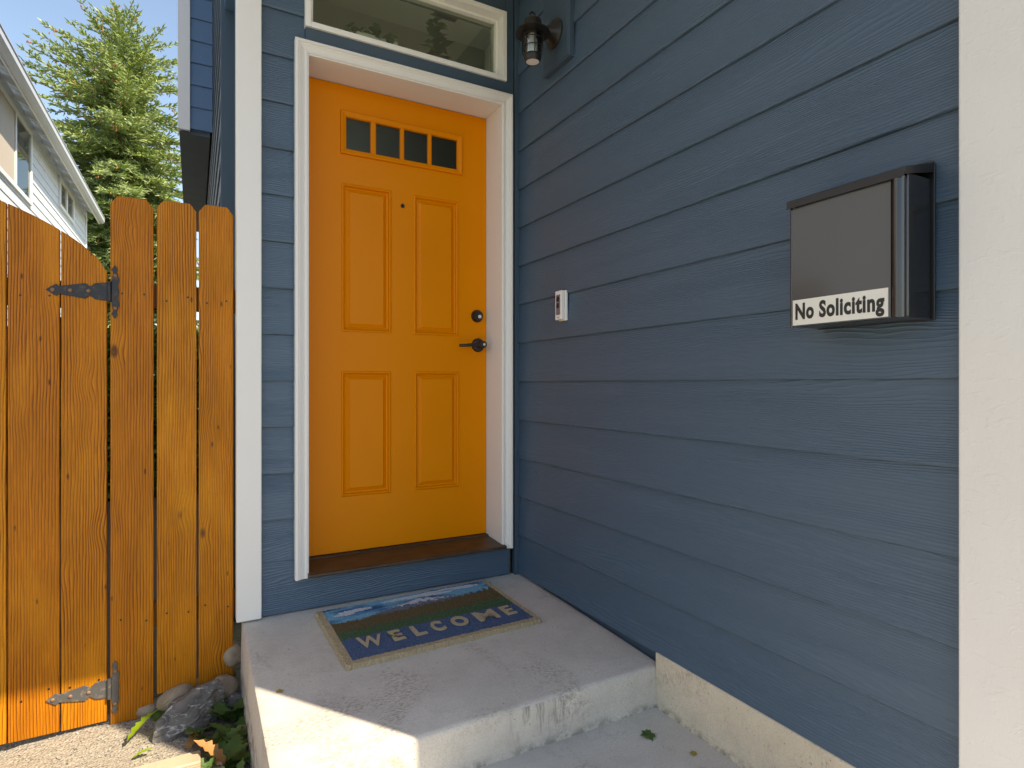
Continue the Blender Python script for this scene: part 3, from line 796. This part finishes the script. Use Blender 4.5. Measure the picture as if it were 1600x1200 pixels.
# ------------------------------------------------------------------ wall lantern on its blue mounting block
blk = G().box(-.020, .004, -.473, -.272, 2.190, 2.56).box(-.0235, -.004, -.466, -.279, 2.197, 2.553).obj('mounting_block', 'blue_trim', house, bevel=.002)
lan = thing('wall_lantern', 'dark bronze caged wall lantern with round hat shade', 'wall lantern')
LX, LY = -.130, -.372
def lz(prof, name, mat, ang=40, n=32):
    me_ = G().lathe(prof, n, Matrix.Translation((LX, LY, 0))).mesh(name, mat); sharp(me_, ang); return put(name, me_, lan)
lz([(.071, 2.296), (.070, 2.299), (.058, 2.306), (.045, 2.313), (.038, 2.322), (.036, 2.345), (.030, 2.352), (.012, 2.356), (0, 2.357)], 'hat_shade', 'bronze')
lz([(.0695, 2.2955), (.056, 2.303), (.040, 2.305), (0, 2.306)], 'shade_lining', 'bronze')
lz([(.036, 2.303), (.037, 2.290), (.034, 2.288), (.034, 2.303)], 'cap_ring', 'bronze')
lz([(.036, 2.302), (.037, 2.215), (.033, 2.203), (.0325, 2.203), (.0352, 2.216), (.0342, 2.302)], 'glass_jar', 'jar')
lz([(0, 2.300), (.013, 2.300), (.013, 2.274), (.019, 2.268), (.0195, 2.214), (.017, 2.210), (0, 2.210)], 'bulb', 'frost')
lz([(.034, 2.210), (.036, 2.206), (.034, 2.190), (.029, 2.181), (.027, 2.181), (.027, 2.190), (.030, 2.206)], 'bottom_ring', 'bronze')
lz([(.0265, 2.186), (.0265, 2.183), (0, 2.182)], 'bottom_lens', 'frost')
for a in range(6):
    an = rad(60 * a + 12); cx, cy = math.cos(an), math.sin(an)
    me_ = G().tube([(LX + .037 * cx, LY + .037 * cy, 2.303), (LX + .0425 * cx, LY + .0425 * cy, 2.285), (LX + .0425 * cx, LY + .0425 * cy, 2.225), (LX + .034 * cx, LY + .034 * cy, 2.203)], .0022, 6).mesh('cage_wire', 'bronze'); put('cage_wire', me_, lan)
for zz in (2.268, 2.236):
    me_ = G().tube([(LX + .0425 * math.cos(k * math.pi / 12), LY + .0425 * math.sin(k * math.pi / 12), zz) for k in range(25)], .0021, 6).mesh('cage_hoop', 'bronze'); put('cage_hoop', me_, lan)
me_ = G().tube([(LX + .014 * math.cos(a) * 1.0, LY, 2.368 + .014 * math.sin(a)) for a in [k * math.pi / 8 for k in range(17)]], .0038, 8).mesh('top_loop', 'bronze', smooth=True); put('top_loop', me_, lan)
me_ = G().lathe([(.058, 0), (.058, .006), (.050, .015), (.032, .024), (.020, .040), (.016, .060), (0, .062)], 32, Matrix.Translation((-.0238, LY, 2.325)) @ WX).mesh('wall_plate', 'bronze'); sharp(me_, 40); put('wall_plate', me_, lan)
me_ = G().tube([(-.075, LY, 2.325), (-.095, LY, 2.337), (-.112, LY, 2.338), (-.128, LY, 2.332)], .011, 10).mesh('arm', 'bronze', smooth=True); put('arm', me_, lan)

# ------------------------------------------------------------------ fence and gate
FY = .020
def plank(poly, name='board', mat='cedar', parent=None, y0=FY, th=.018, bev=.0018):
    cx = sum(p[0] for p in poly) / len(poly)
    z0 = min(p[1] for p in poly)
    return G().prism([(p[0] - cx, p[1] - z0) for p in poly], 0, th).obj(name, mat, parent, (cx, y0, z0), bevel=bev, seg=1)
fence = thing('wooden_fence', 'stained cedar fence of dog eared boards beside white corner board', 'fence')
def dogear(x0, x1, z0, z1, e=.028): return [(x0, z0), (x1, z0), (x1, z1 - e), (x1 - e * .75, z1), (x0 + e * .75, z1), (x0, z1 - e)]
plank(dogear(-1.579, -1.453, -.282, 1.535), parent=fence, y0=FY - .004, th=.024)
plank(dogear(-1.443, -1.319, -.213, 1.541), parent=fence)
plank(dogear(-1.312, -1.198, -.215, 1.545), parent=fence)
G().box(-1.572, -1.482, FY + .0215, FY + .11, -.40, 1.47).obj('post', 'rail', fence, bevel=.003)
for z in (.02, 1.155):
    G().box(-1.481, -1.19, FY + .019, FY + .057, z, z + .088).obj('rail', 'rail', fence, bevel=.002)
gate = thing('garden_gate', 'stained cedar gate with arched top and black strap hinges', 'gate')
def arch(x):
    # arched top of the gate: steep at the hinge side, level towards its middle
    f = min(1, max(0, (-1.588 - x) / .62)); return 1.262 + .275 * math.sin(f * math.pi / 2) ** .62 if f > 0 else 1.262
gx = [(-1.7155, -1.590), (-1.853, -1.7195), (-1.985, -1.857), (-2.115, -1.989), (-2.245, -2.119), (-2.375, -2.249), (-2.505, -2.379)]
for a, b in gx:
    top = [(b + (a - b) * i / 6, arch(b + (a - b) * i / 6) if b > -2.2 else 1.535) for i in range(7)]
    plank([(a, -.268), (b, -.267)] + top, parent=gate)
for z in (-.175, 1.145):
    G().box(-2.49, -1.600, FY + .019, FY + .057, z, z + .088).obj('rail', 'rail', gate, bevel=.002)
G().prism([(-2.47, -.08), (-2.39, -.08), (-1.62, 1.05), (-1.62, 1.14), (-1.70, 1.14), (-2.47, .01)], FY + .0195, FY + .055).obj('brace', 'rail', gate, bevel=.002)
nail_me = G().lathe([(.0036, 0), (.0034, .0008), (0, .0011)], 10).mesh('nail', 'bronze')
for brd in [o for o in bpy.data.objects if o.name.split('.')[0] == 'board']:
    for zz in (1.19, .065) if brd.parent is fence else (1.185, -.13):
        for sx in (-.034, .036):
            put('nail', nail_me, brd, (sx + random.uniform(-.006, .006), -.0001, zz - brd.location.z + random.uniform(-.012, .012)), (rad(90), 0, 0))
def hinge(zc, mat, tilt):
    yb = FY - .0005
    yp = FY - .0045
    hp = G().prism([(-1.576, zc - .075), (-1.566, zc - .092), (-1.5565, zc - .078), (-1.561, zc - .070), (-1.553, zc - .045), (-1.556, zc - .02), (-1.5535, zc), (-1.556, zc + .02), (-1.553, zc + .045), (-1.561, zc + .070), (-1.5565, zc + .078), (-1.566, zc + .092), (-1.576, zc + .075), (-1.571, zc + .068), (-1.5745, zc + .04), (-1.5745, zc - .04), (-1.571, zc - .068)], yp - .004, yp).obj('hinge_plate', mat, gate, bevel=.0007, seg=1)
    kn = G().tube([(-1.5815, yp - .004, zc - .034), (-1.5815, yp - .004, zc + .034)], .0065, 12).mesh('hinge_knuckle', mat); sharp(kn); put('hinge_knuckle', kn, gate)
    dz = lambda x: (-(x + 1.5815)) * tilt * -1
    pts = [(-1.580, .030), (-1.605, .030), (-1.622, .027), (-1.636, .015), (-1.641, .020), (-1.649, .026), (-1.72, .013), (-1.728, .020), (-1.734, .016), (-1.756, 0)]
    poly = [(x, zc + dz(x) + h) for x, h in pts] + [(x, zc + dz(x) - h) for x, h in reversed(pts[:-1])]
    G().prism(poly, yb - .004, yb).obj('hinge_strap', mat, gate, bevel=.0007, seg=1)
    for x in (-1.640, -1.690, -1.737):
        b_ = G().lathe([(.0065, 0), (.006, .002), (.003, .0035), (0, .0038)], 12, facing((x, yb - .004, zc + dz(x)))).obj('bolt', 'rust', gate, smooth=True)
    for z in (zc + .056, zc - .056):
        G().lathe([(.0062, 0), (.006, .002), (.003, .0035), (0, .0038)], 12, facing((-1.5645, yp - .004, z))).obj('bolt', 'rust', gate, smooth=True)
hinge(1.203, 'hinge', .03)
hinge(-.155, 'worn_hinge', .0)

# ------------------------------------------------------------------ rocks, timber, leaves beside the step
def rock(name, mat, loc, size, label, seed, flat=1.0, rot=(0, 0, 0), sub=3, rough=.16, group=None, facet=False):
    rr = random.Random(seed)
    bm = bmesh.new()
    bmesh.ops.create_icosphere(bm, subdivisions=sub, radius=1)
    dirs = [(Vector((rr.gauss(0, 1), rr.gauss(0, 1), rr.gauss(0, 1))).normalized(), rr.uniform(.62, .92)) for _ in range(9 if facet else 5)]
    ph = [rr.uniform(0, 6) for _ in range(6)]
    for v in bm.verts:
        n_ = v.co.normalized(); r = 1.0
        for d, l in dirs:
            q = n_.dot(d)
            if q > l or facet:
                if q > 1e-3: r = min(r, max(l, .55) / q)
        r += rough * .35 * (math.sin(n_.x * 4 + ph[0]) * math.sin(n_.y * 5 + ph[1]) + .5 * math.sin(n_.z * 9 + ph[2]) * math.sin(n_.x * 8 + ph[3]))
        v.co = Vector((n_.x * r * size[0], n_.y * r * size[1], n_.z * r * size[2]))
    me_ = bpy.data.meshes.new(name); bm.to_mesh(me_); bm.free()
    me_.materials.append(M[mat])
    if facet: sharp(me_, 28)
    else:
        for p in me_.polygons: p.use_smooth = True
    o = put(name, me_, None, loc, rot)
    return tag(o, label, 'rock', group)
from mathutils import noise as mnoise
def slate(loc, rot, outline, th, seed):
    rr_ = random.Random(seed)
    bm = bmesh.new()
    for x_, z_ in outline:
        bm.verts.new((x_, -th * rr_.uniform(.3, .55), z_)); bm.verts.new((x_ * .93, th * rr_.uniform(.4, .6), z_ * .9))
    bm.verts.new((.01, -th * .75, .045)); bm.verts.new((-.03, -th * .7, .02))
    bmesh.ops.convex_hull(bm, input=list(bm.verts))
    bmesh.ops.triangulate(bm, faces=bm.faces)
    for _ in range(4): 
        es_ = [e for e in bm.edges if e.calc_length() > .014]
        bmesh.ops.subdivide_edges(bm, edges=es_, cuts=1); bmesh.ops.triangulate(bm, faces=bm.faces)
    for v in bm.verts:
        q = v.co * 22
        v.co += Vector((mnoise.noise(q), mnoise.noise(q + Vector((9, 0, 0))), mnoise.noise(q + Vector((0, 9, 0))))) * .011 + Vector((0, 1, 0)) * .008 * mnoise.noise(Vector((v.co.x * 30, 3, v.co.z * 90)))
    me_ = bpy.data.meshes.new('slate_rock'); bm.normal_update(); bm.to_mesh(me_); bm.free(); me_.materials.append(M['slate']); sharp(me_, 24)
    return tag(put('slate_rock', me_, None, loc, rot), 'jagged grey slate rock with white veins at fence foot', 'rock')
slate((-1.338, -.115, -.300), (rad(-14), 0, rad(9)), [(-.115, -.01), (-.10, .055), (-.055, .105), (.02, .135), (.085, .148), (.105, .12), (.10, .06), (.075, .0), (.0, -.02)], .100, 4)
rock('river_stone', 'cobble', (-1.385, .01, -.232), (.062, .05, .040), 'rounded brown stone behind the slate rock under the fence', 21, rot=(0, rad(-12), .3))
rock('river_stone', 'cobble', (-1.470, .045, -.262), (.050, .045, .036), 'small tan stone beside the foot of the hinge post', 22)
rock('river_stone', 'cobble', (-1.270, .05, -.225), (.090, .055, .032), 'long flat tan stone wedged under the last fence boards', 23, rot=(0, rad(-14), 0))
rock('river_stone', 'cobble', (-1.232, -.02, -.222), (.052, .045, .042), 'round mottled stone between last fence board and step', 24, rot=(.2, .4, 0))
rock('river_stone', 'cobble', (-1.197, .045, -.135), (.040, .05, .050), 'upright tan stone beneath the white corner board', 25)
rock('river_stone', 'slate', (-1.196, -.045, -.262), (.034, .04, .034), 'small blue grey stone touching the step side', 26)
rock('river_stone', 'cobble', (-1.315, .06, -.255), (.05, .04, .04), 'half buried stone in the gap below the middle fence board', 27)
tim = G().box(0, 1.3, 0, .062, -.06, .0).obj('timber_edging', 'timber', None, (-2.61, -.452, -.222), bevel=.004)
tim.data.transform(Matrix.Rotation(rad(90), 4, 'Y')); tim.rotation_euler = (0, rad(-90), 0)
tag(tim, 'weathered landscape timber lying along the gravel edge', 'timber')
tim2 = G().box(0, .16, 0, .05, -.05, .0).obj('timber_offcut', 'timber', None, (-1.40, -.52, -.245), (0, 0, rad(14)), bevel=.004)
tag(tim2, 'short timber offcut in the weeds before the landscape timber', 'timber')

def leaf_g(L, W, curl=.3, jag=.25, n=7, fold=.25, seed=0):
    rr = random.Random(seed); g = G(); g.v = []
    prev = None
    for i in range(n + 1):
        f = i / n
        wd = W * (math.sin(math.pi * min(1, f * .93 + .07)) ** .8) * (1 + (jag * (1 if i % 2 else -1) if 0 < i < n else 0)) * (.05 if i == n else 1)
        a = curl * f * 1.6
        X = L * f; Z = -L * curl * f * f * .6 + .0
        g.v += [(X, -wd, Z + wd * fold + rr.uniform(-.08, .08) * W), (X, 0, Z), (X, wd, Z + wd * fold + rr.uniform(-.08, .08) * W)]
    for i in range(n):
        a = 3 * i; g.f += [(a, a + 1, a + 4, a + 3), (a + 1, a + 2, a + 5, a + 4)]
    return g
leaf_meshes = {}
for key, mat in (('a', 'leaf'), ('b', 'leaf'), ('c', 'leaf_brown'), ('d', 'leaf_lime'), ('e', 'leaf_yellow')):
    leaf_meshes[key] = leaf_g(1, .19 if key != 'b' else .26, .35, .30, 11, .3, ord(key)).mesh('leaf', mat, smooth=True)
def weed(loc, nl, label, size, seed, brown=0.12):
    rr = random.Random(seed)
    root = thing('weed', label, 'weed', loc, 'weeds beside the step')
    for i in range(nl):
        an = rr.uniform(0, 6.28); up = rr.uniform(.05, .95)
        s = size * rr.uniform(.55, 1.15)
        key = 'c' if rr.random() < brown else rr.choice('aab')
        put('leaf', leaf_meshes[key], root, (rr.uniform(-.3, .3) * size, rr.uniform(-.3, .3) * size, rr.uniform(0, .25) * size), (rr.uniform(-.5, .5), -up, an), (s, s, s))
weed((-1.225, -.17, -.285), 15, 'leafy green weed between slate rock and step side', .105, 1, .05)
weed((-1.245, -.30, -.285), 16, 'green weed with a curled brown leaf beside step', .10, 2, .2)
weed((-1.222, -.42, -.28), 15, 'broad leaved weed at end of landscape timber', .105, 3, .1)
weed((-1.285, -.47, -.28), 11, 'low weed in front of the timber end', .085, 4, .2)
weed((-1.215, -.58, -.275), 13, 'weed against the step side in front of timber', .10, 5, .1)
weed((-1.315, -.215, -.285), 12, 'small weed at the foot of the slate rock', .07, 6, .15)
weed((-1.405, -.045, -.285), 6, 'small weed between hinge post and slate rock', .07, 7, 0)
G().box(-1.33, -1.165, -.75, .05, -.32, -.2785).obj('soil_bed', 'soil')['kind'] = 'structure'
def fallen(loc, rot, s, key, label, stem=True):
    o = put('fallen_leaf', leaf_meshes[key], None, loc, rot, (s, s, s))
    tag(o, label, 'leaf')
    if stem:
        G().tube([(0, 0, 0), (-.25, .05, .02), (-.55, -.03, .0)], .012, 6).obj('stem', 'leaf_lime', o)
    return o
fallen((-1.445, -.105, -.215), (rad(14), rad(14), rad(218)), .105, 'd', 'large lime green leaf lying on gravel by hinge post')
fallen((-1.445, -.235, -.265), (rad(8), rad(2), rad(185)), .055, 'd', 'small lime green leaf lying on gravel by timber', False)
def maple(loc, s, mat, label, rz=0):
    pts = []
    for i in range(20):
        a = i / 20 * 2 * math.pi; r = (1.0 if i % 4 == 0 else .62 if i % 2 else .80) * (1.1 - .25 * math.cos(a))
        pts.append((r * math.cos(a) * s, r * math.sin(a) * s, s * .12 * math.sin(3 * a) + s * .12))
    g = G(); g.v = [(0, 0, s * .03)] + pts; g.f = [(0, i + 1, (i + 1) % 20 + 1) for i in range(20)]
    return tag(g.obj('fallen_leaf', mat, None, loc, (0, 0, rz)), label, 'leaf')
maple((-.128, -1.055, -.165), .026, 'leaf', 'small green lobed leaf on walkway below the step', .6)
maple((-.075, -1.185, -.165), .012, 'leaf_yellow', 'tiny yellow leaf on walkway beside the foundation', .2)
maple((-.71, -.402, .006), .020, 'leaf', 'small dark green leaf lying on the door mat', .4)
maple((-1.105, -.560, slab_z(-.56) + .001), .012, 'leaf_yellow', 'tiny yellow leaf on sunlit part of concrete step', 1.3)
rr = random.Random(5)
SCRAP = ['tiny dry leaf scrap tucked behind the door mat corner', 'tiny leaf scrap beside the inside wall corner', 'tiny leaf scrap at the back edge of door mat', 'leaf scrap nearest the siding corner on the step', 'leaf scrap behind the printed sky of door mat']
for i, (x, y) in enumerate(((-.24, -.06), (-.20, -.045), (-.29, -.075), (-.17, -.055), (-.35, -.06))):
    maple((x, y, slab_z(y) + .001), rr.uniform(.006, .011), rr.choice(['leaf_brown', 'leaf_yellow']), SCRAP[i], rr.uniform(0, 6))['group'] = 'leaf scraps along the wall'
# gravel chips, uncountable
g = G()
for i in range(5200):
    X = rr.uniform(-2.3, -1.19); Y = rr.uniform(-.9, .03)
    s = rr.uniform(.0018, .0055); zz = -.289 + .012 * math.sin(X * 7 + Y * 3) * math.cos(Y * 5.3) + (.03 if Y < -.6 else 0) * min(1, (-.6 - Y))
    p = [Vector((rr.uniform(-1, 1), rr.uniform(-1, 1), rr.uniform(-.3, .9))) * s for _ in range(4)]
    g.add([Vector((X, Y, zz)) + q for q in p], [(0, 1, 2), (0, 2, 3), (0, 3, 1), (1, 3, 2)])
chips = g.obj('gravel_chips', 'pebble'); chips['kind'] = 'stuff'; chips['label'] = 'pale loose gravel chips beside the step and under the gate'; chips['category'] = 'gravel'

hd = thing('hedge', 'leafy green hedge across the side yard behind the gate', 'hedge', (-2.4, 5.2, -.36))
g = G(); rh = random.Random(8)
for i in range(22000):
    X = rh.uniform(-1.22, 1.16); f_ = rh.random(); Z = 1.80 * f_ ** .85 + rh.uniform(-.04, .06) * math.sin(X * 9); Y = rh.uniform(-.34, .34) * (1 - .3 * f_)
    d = Vector((rh.uniform(-1, 1), rh.uniform(-1, .4), rh.uniform(-.5, 1))).normalized(); a_ = d.orthogonal().normalized(); L_ = rh.uniform(.07, .12)
    p = Vector((X, Y, Z)); g.add([p, p + d * L_ * .5 + a_ * L_ * .26, p + d * L_, p + d * L_ * .5 - a_ * L_ * .26], [(0, 1, 2, 3)])
me_ = bpy.data.meshes.new('hedge_leaves'); me_.from_pydata(g.v, [], g.f); me_.materials.append(M['leaf'])
put('hedge_leaves', me_, hd)['kind'] = 'stuff'
for i in range(7):
    G().tube([(-1.05 + .35 * i, 0, 0), (-1.0 + .35 * i, .05, .8), (-1.08 + .35 * i, -.04, 1.6)], .018, 6, .006).obj('hedge_stem', 'bark', hd)

# ------------------------------------------------------------------ neighbour's house
nb = thing('neighbour_house', 'pale grey sided neighbouring house with exposed rafter eaves', 'house')
NXW, NYE, NYS = -3.628, 15.05, -.8
nw = G().box(NXW - 6, NXW - .028, NYS, NYE - .03, -.4, 5.06).obj('wall', 'neighbour_siding', nb)
bm_n = board_mesh(NYE - .1 - NYS, e=.158, mat='neighbour_siding')
for k in range(-2, 35):
    zb = -.1 + k * .158
    if zb > 4.95: break
    put('siding_board', bm_n, nw, (NXW, NYS, zb), (0, 0, rad(90)))
G().box(NXW - .05, NXW + .022, NYE - .11, NYE, -.4, 5.05).obj('corner_board', 'neighbour_white', nb, bevel=.004)
G().box(NXW - .02, NXW + .018, NYS, NYE - .111, 4.925, 5.08).obj('frieze_board', 'fascia_grey', nb, bevel=.003)
# eave: roof deck, rafter tails, fascia with gutter
deck = [(NXW - .6, 5.56), (NXW + .27, 5.030), (NXW + .27, 4.990), (NXW - .6, 5.52)]
G().prism(deck, NYS - .2, NYE + .12, 'y').obj('roof_deck', 'neighbour_white', nb)
G().prism([(NXW - 3.0, 7.05), (NXW + .33, 5.020), (NXW + .33, 5.005), (NXW - 3.0, 7.03)], NYS - .25, NYE + .16, 'y').obj('roof', 'roof', nb)
raft = G().prism([(NXW - .05, 5.18), (NXW + .24, 5.000), (NXW + .24, 4.90), (NXW - .05, 5.05)], 0, .045, 'y').mesh('rafter_tail', 'neighbour_white')
yy = NYS + .1
while yy < NYE:
    put('rafter_tail', raft, nb, (0, yy, 0)); yy += .61
G().box(NXW + .241, NXW + .262, NYS - .2, NYE + .12, 4.83, 4.988).obj('fascia', 'neighbour_white', nb, bevel=.002)
gut = [(a - .09, b + .045) for a, b in [(NXW + .353, 4.80), (NXW + .41, 4.80), (NXW + .45, 4.84), (NXW + .45, 4.925), (NXW + .462, 4.93), (NXW + .462, 4.94), (NXW + .435, 4.94), (NXW + .435, 4.85), (NXW + .40, 4.815), (NXW + .353, 4.815)]]
G().prism(gut, NYS - .2, NYE + .13, 'y').obj('gutter', 'fascia_grey', nb)
def nwin(y0, y1, z0, z1, mull, blind_left=True):
    wroot = put('window', None, nb)
    X = NXW
    fw = .065
    for a in ((y0 - fw, y0, z0 - fw, z1 + fw), (y1, y1 + fw, z0 - fw, z1 + fw), (mull - .03, mull + .03, z0, z1)):
        G().box(X - .02, X + .030, a[0], a[1], a[2], a[3]).obj('window_frame', 'neighbour_white', wroot, bevel=.003)
    for a in ((z0 - fw, z0), (z1, z1 + fw)):
        G().box(X - .02, X + .029, y0, y1, a[0], a[1]).obj('window_frame', 'neighbour_white', wroot, bevel=.003)
    for a, b in ((y0, mull - .03), (mull + .03, y1)):
        G().box(X + .006, X + .010, a, b, z0, z1).obj('pane', 'glass', wroot)
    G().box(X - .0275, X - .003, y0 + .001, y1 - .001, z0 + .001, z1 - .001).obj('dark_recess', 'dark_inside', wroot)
    if blind_left:
        G().box(X + .0115, X + .0145, y0 + .004, mull - .032, z0 + .004, z1 - .004).obj('insect_screen', 'blind', wroot)
        G().box(X - .002, X + .003, y0 + .01, mull - .03, z0 + .01, z1 - .25).obj('blind', 'blind', wroot)
nwin(7.55, 9.46, 3.80, 4.85, 8.56)
nwin(11.85, 13.22, 4.40, 4.85, 12.5, False)

# ------------------------------------------------------------------ conifer behind the neighbour's house
def conifer(base, top, R, label, seed, nwh=40):
    rr = random.Random(seed)
    root = thing('conifer_tree', label, 'tree', base)
    H = top - base[2]
    tr = G().tube([(0, 0, 0), (.05, .02, H * .35), (.0, .05, H * .7), (0, 0, H * .97)], .20, 8, .012).mesh('trunk', 'bark', smooth=True); put('trunk', tr, root)
    fol = [G(), G()]; limb = G(); cones = G()
    def spray(g, p, d, L, r):
        # a needle-clad twig: slim 3-sided spindle with ragged side needles
        d = d.normalized(); a = d.orthogonal().normalized(); b = d.cross(a)
        mid = p + d * L * .4; tip = p + d * L
        ph = rr.uniform(0, 6.28)
        ring = [mid + (a * math.cos(ph + k * 2.094) + b * math.sin(ph + k * 2.094)) * r for k in range(3)]
        g.add([p, *ring, tip], [(0, 1, 2), (0, 2, 3), (0, 3, 1), (1, 4, 2), (2, 4, 3), (3, 4, 1)])
    zlev = H * .22
    while zlev < H * .985:
        f = (H - zlev) / H                      # 0 at the top
        rad_here = R * min(1.0, (f / .20)) ** .85 * (.97 + .05 * math.sin(zlev * 5)) * (1.0 if f < .5 else 1 + (f - .5) * .3)
        nb_ = int(3 + 7 * min(1, f * 4))
        for _ in range(nb_):
            an = rr.uniform(0, 6.283)
            L = rad_here * rr.uniform(.55, 1.14)
            rise = .75 - 1.1 * min(1, f * 2.2) + rr.uniform(-.18, .18)
            d0 = Vector((math.cos(an), math.sin(an), rise)).normalized()
            P = [Vector((0, 0, zlev))]
            nseg = max(4, int(L / .22))
            d = d0.copy()
            for s_ in range(nseg):
                d = (d + Vector((rr.uniform(-.07, .07), rr.uniform(-.07, .07), .035 if s_ > nseg * .5 else -.03))).normalized()
                P.append(P[-1] + d * (L / nseg))
            limb.tube(P, .022 * (.4 + f), 4, .004)
            for s_ in range(1, nseg + 1):
                q = s_ / nseg
                p = P[s_]; dd = (P[s_] - P[s_ - 1]).normalized()
                side = dd.cross(Vector((0, 0, 1))).normalized()
                sl_ = (.20 + .42 * (1 - q)) * (.55 + .75 * min(1, f * 2.5)) + .05
                ntw = 3 if f > .35 else 2 if f > .06 else 1
                for sg in (-1, 1):
                    for _t in range(ntw):
                        td = dd * rr.uniform(.45, 1.0) + side * sg * rr.uniform(.45, 1.05) + Vector((0, 0, rr.uniform(-.25, .45)))
                        tp = p - dd * rr.uniform(0, L / nseg)
                        tl = sl_ * rr.uniform(.6, 1.15)
                        g = fol[0 if rr.random() < .55 else 1]
                        spray(g, tp, td, tl, .030)
                        # side shoots
                        tdn = td.normalized()
                        for _s in range(3):
                            sp = tp + tdn * tl * rr.uniform(.25, .85)
                            spray(g, sp, tdn + Vector((rr.uniform(-.9, .9), rr.uniform(-.9, .9), rr.uniform(-.4, .6))), tl * rr.uniform(.28, .5), .022)
                spray(fol[0], p, dd + Vector((0, 0, .15)), .24, .032)
                if rr.random() < .14 and q > .45:
                    for _c in range(rr.randint(1, 4)):
                        c0 = p + Vector((rr.uniform(-.12, .12), rr.uniform(-.12, .12), rr.uniform(-.12, .02)))
                        spray(cones, c0, Vector((rr.uniform(-.3, .3), rr.uniform(-.3, .3), -1)), .11, .028)
        zlev += H * .0165 * rr.uniform(.7, 1.25) * (.75 + f * .5)
    for _ in range(5):
        spray(fol[1], Vector((0, 0, H * rr.uniform(.93, .97))), Vector((rr.uniform(-.5, .5), rr.uniform(-.5, .5), 1)), .55, .02)
    spray(fol[1], Vector((0, 0, H * .95)), Vector((0.02, 0, 1)), H * .055, .025)
    put('branches', limb.mesh('branches', 'bark'), root)
    for g, mname in ((fol[0], 'needle'), (fol[1], 'needle_blue')):
        me_ = bpy.data.meshes.new('needles'); me_.from_pydata(g.v, [], g.f); me_.materials.append(M[mname])
        o = put('needles', me_, root); o['kind'] = 'stuff'
    me_ = bpy.data.meshes.new('cones'); me_.from_pydata(cones.v, [], cones.f); me_.materials.append(M['cone'])
    o = put('cones', me_, root); o['kind'] = 'stuff'
conifer((-3.52, 22.6, -.4), 14.25, 3.05, 'tall cone bearing conifer rising behind the neighbouring house', 3)

# ------------------------------------------------------------------ plants on the ledge inside the transom
def potted(loc, label, kind, seed):
    rr = random.Random(seed)
    root = thing('potted_plant', label, 'plant', loc); root.scale = (1.45, 1.45, 1.45)
    if kind == 'tall':
        G().lathe([(.030, 0), (.038, .035), (.040, .04), (.034, .04), (.030, .03), (0, .03)], 16).obj('pot', 'pot', root)
        G().tube([(0, 0, .03), (.005, 0, .10), (-.003, 0, .185)], .003, 6, .0015).obj('stem', 'houseplant', root)
        lm = leaf_g(1, .24, .4, .1, 5, .3, 3).mesh('leaf', 'houseplant', smooth=True)
        for i in range(26):
            h = .045 + .14 * i / 26; s = (.062 - .035 * i / 26) * rr.uniform(.8, 1.25)
            put('leaf', lm, root, (0, 0, h), (rr.uniform(-.3, .3), -rr.uniform(.0, .7), i * 2.4), (s, s, s))
    else:
        G().box(-.06, .065, -.03, .03, 0, .045).obj('planter_box', 'silver', root, bevel=.003)
        lm = leaf_g(1, .34, .5, .1, 4, .3, 4).mesh('leaf', 'houseplant', smooth=True)
        for i in range(46):
            s = rr.uniform(.022, .04)
            put('leaf', lm, root, (rr.uniform(-.085, .05), rr.uniform(-.035, .02), rr.uniform(.025, .062)), (rr.uniform(-.5, .5), -rr.uniform(-.5, 1.1), rr.uniform(0, 6.28)), (s, s, s))
potted((-.335, .155, 2.3305), 'small upright leafy houseplant behind the transom glass', 'tall', 1)
potted((-.63, .150, 2.3305), 'bushy trailing houseplant in pale planter behind transom glass', 'low', 2)
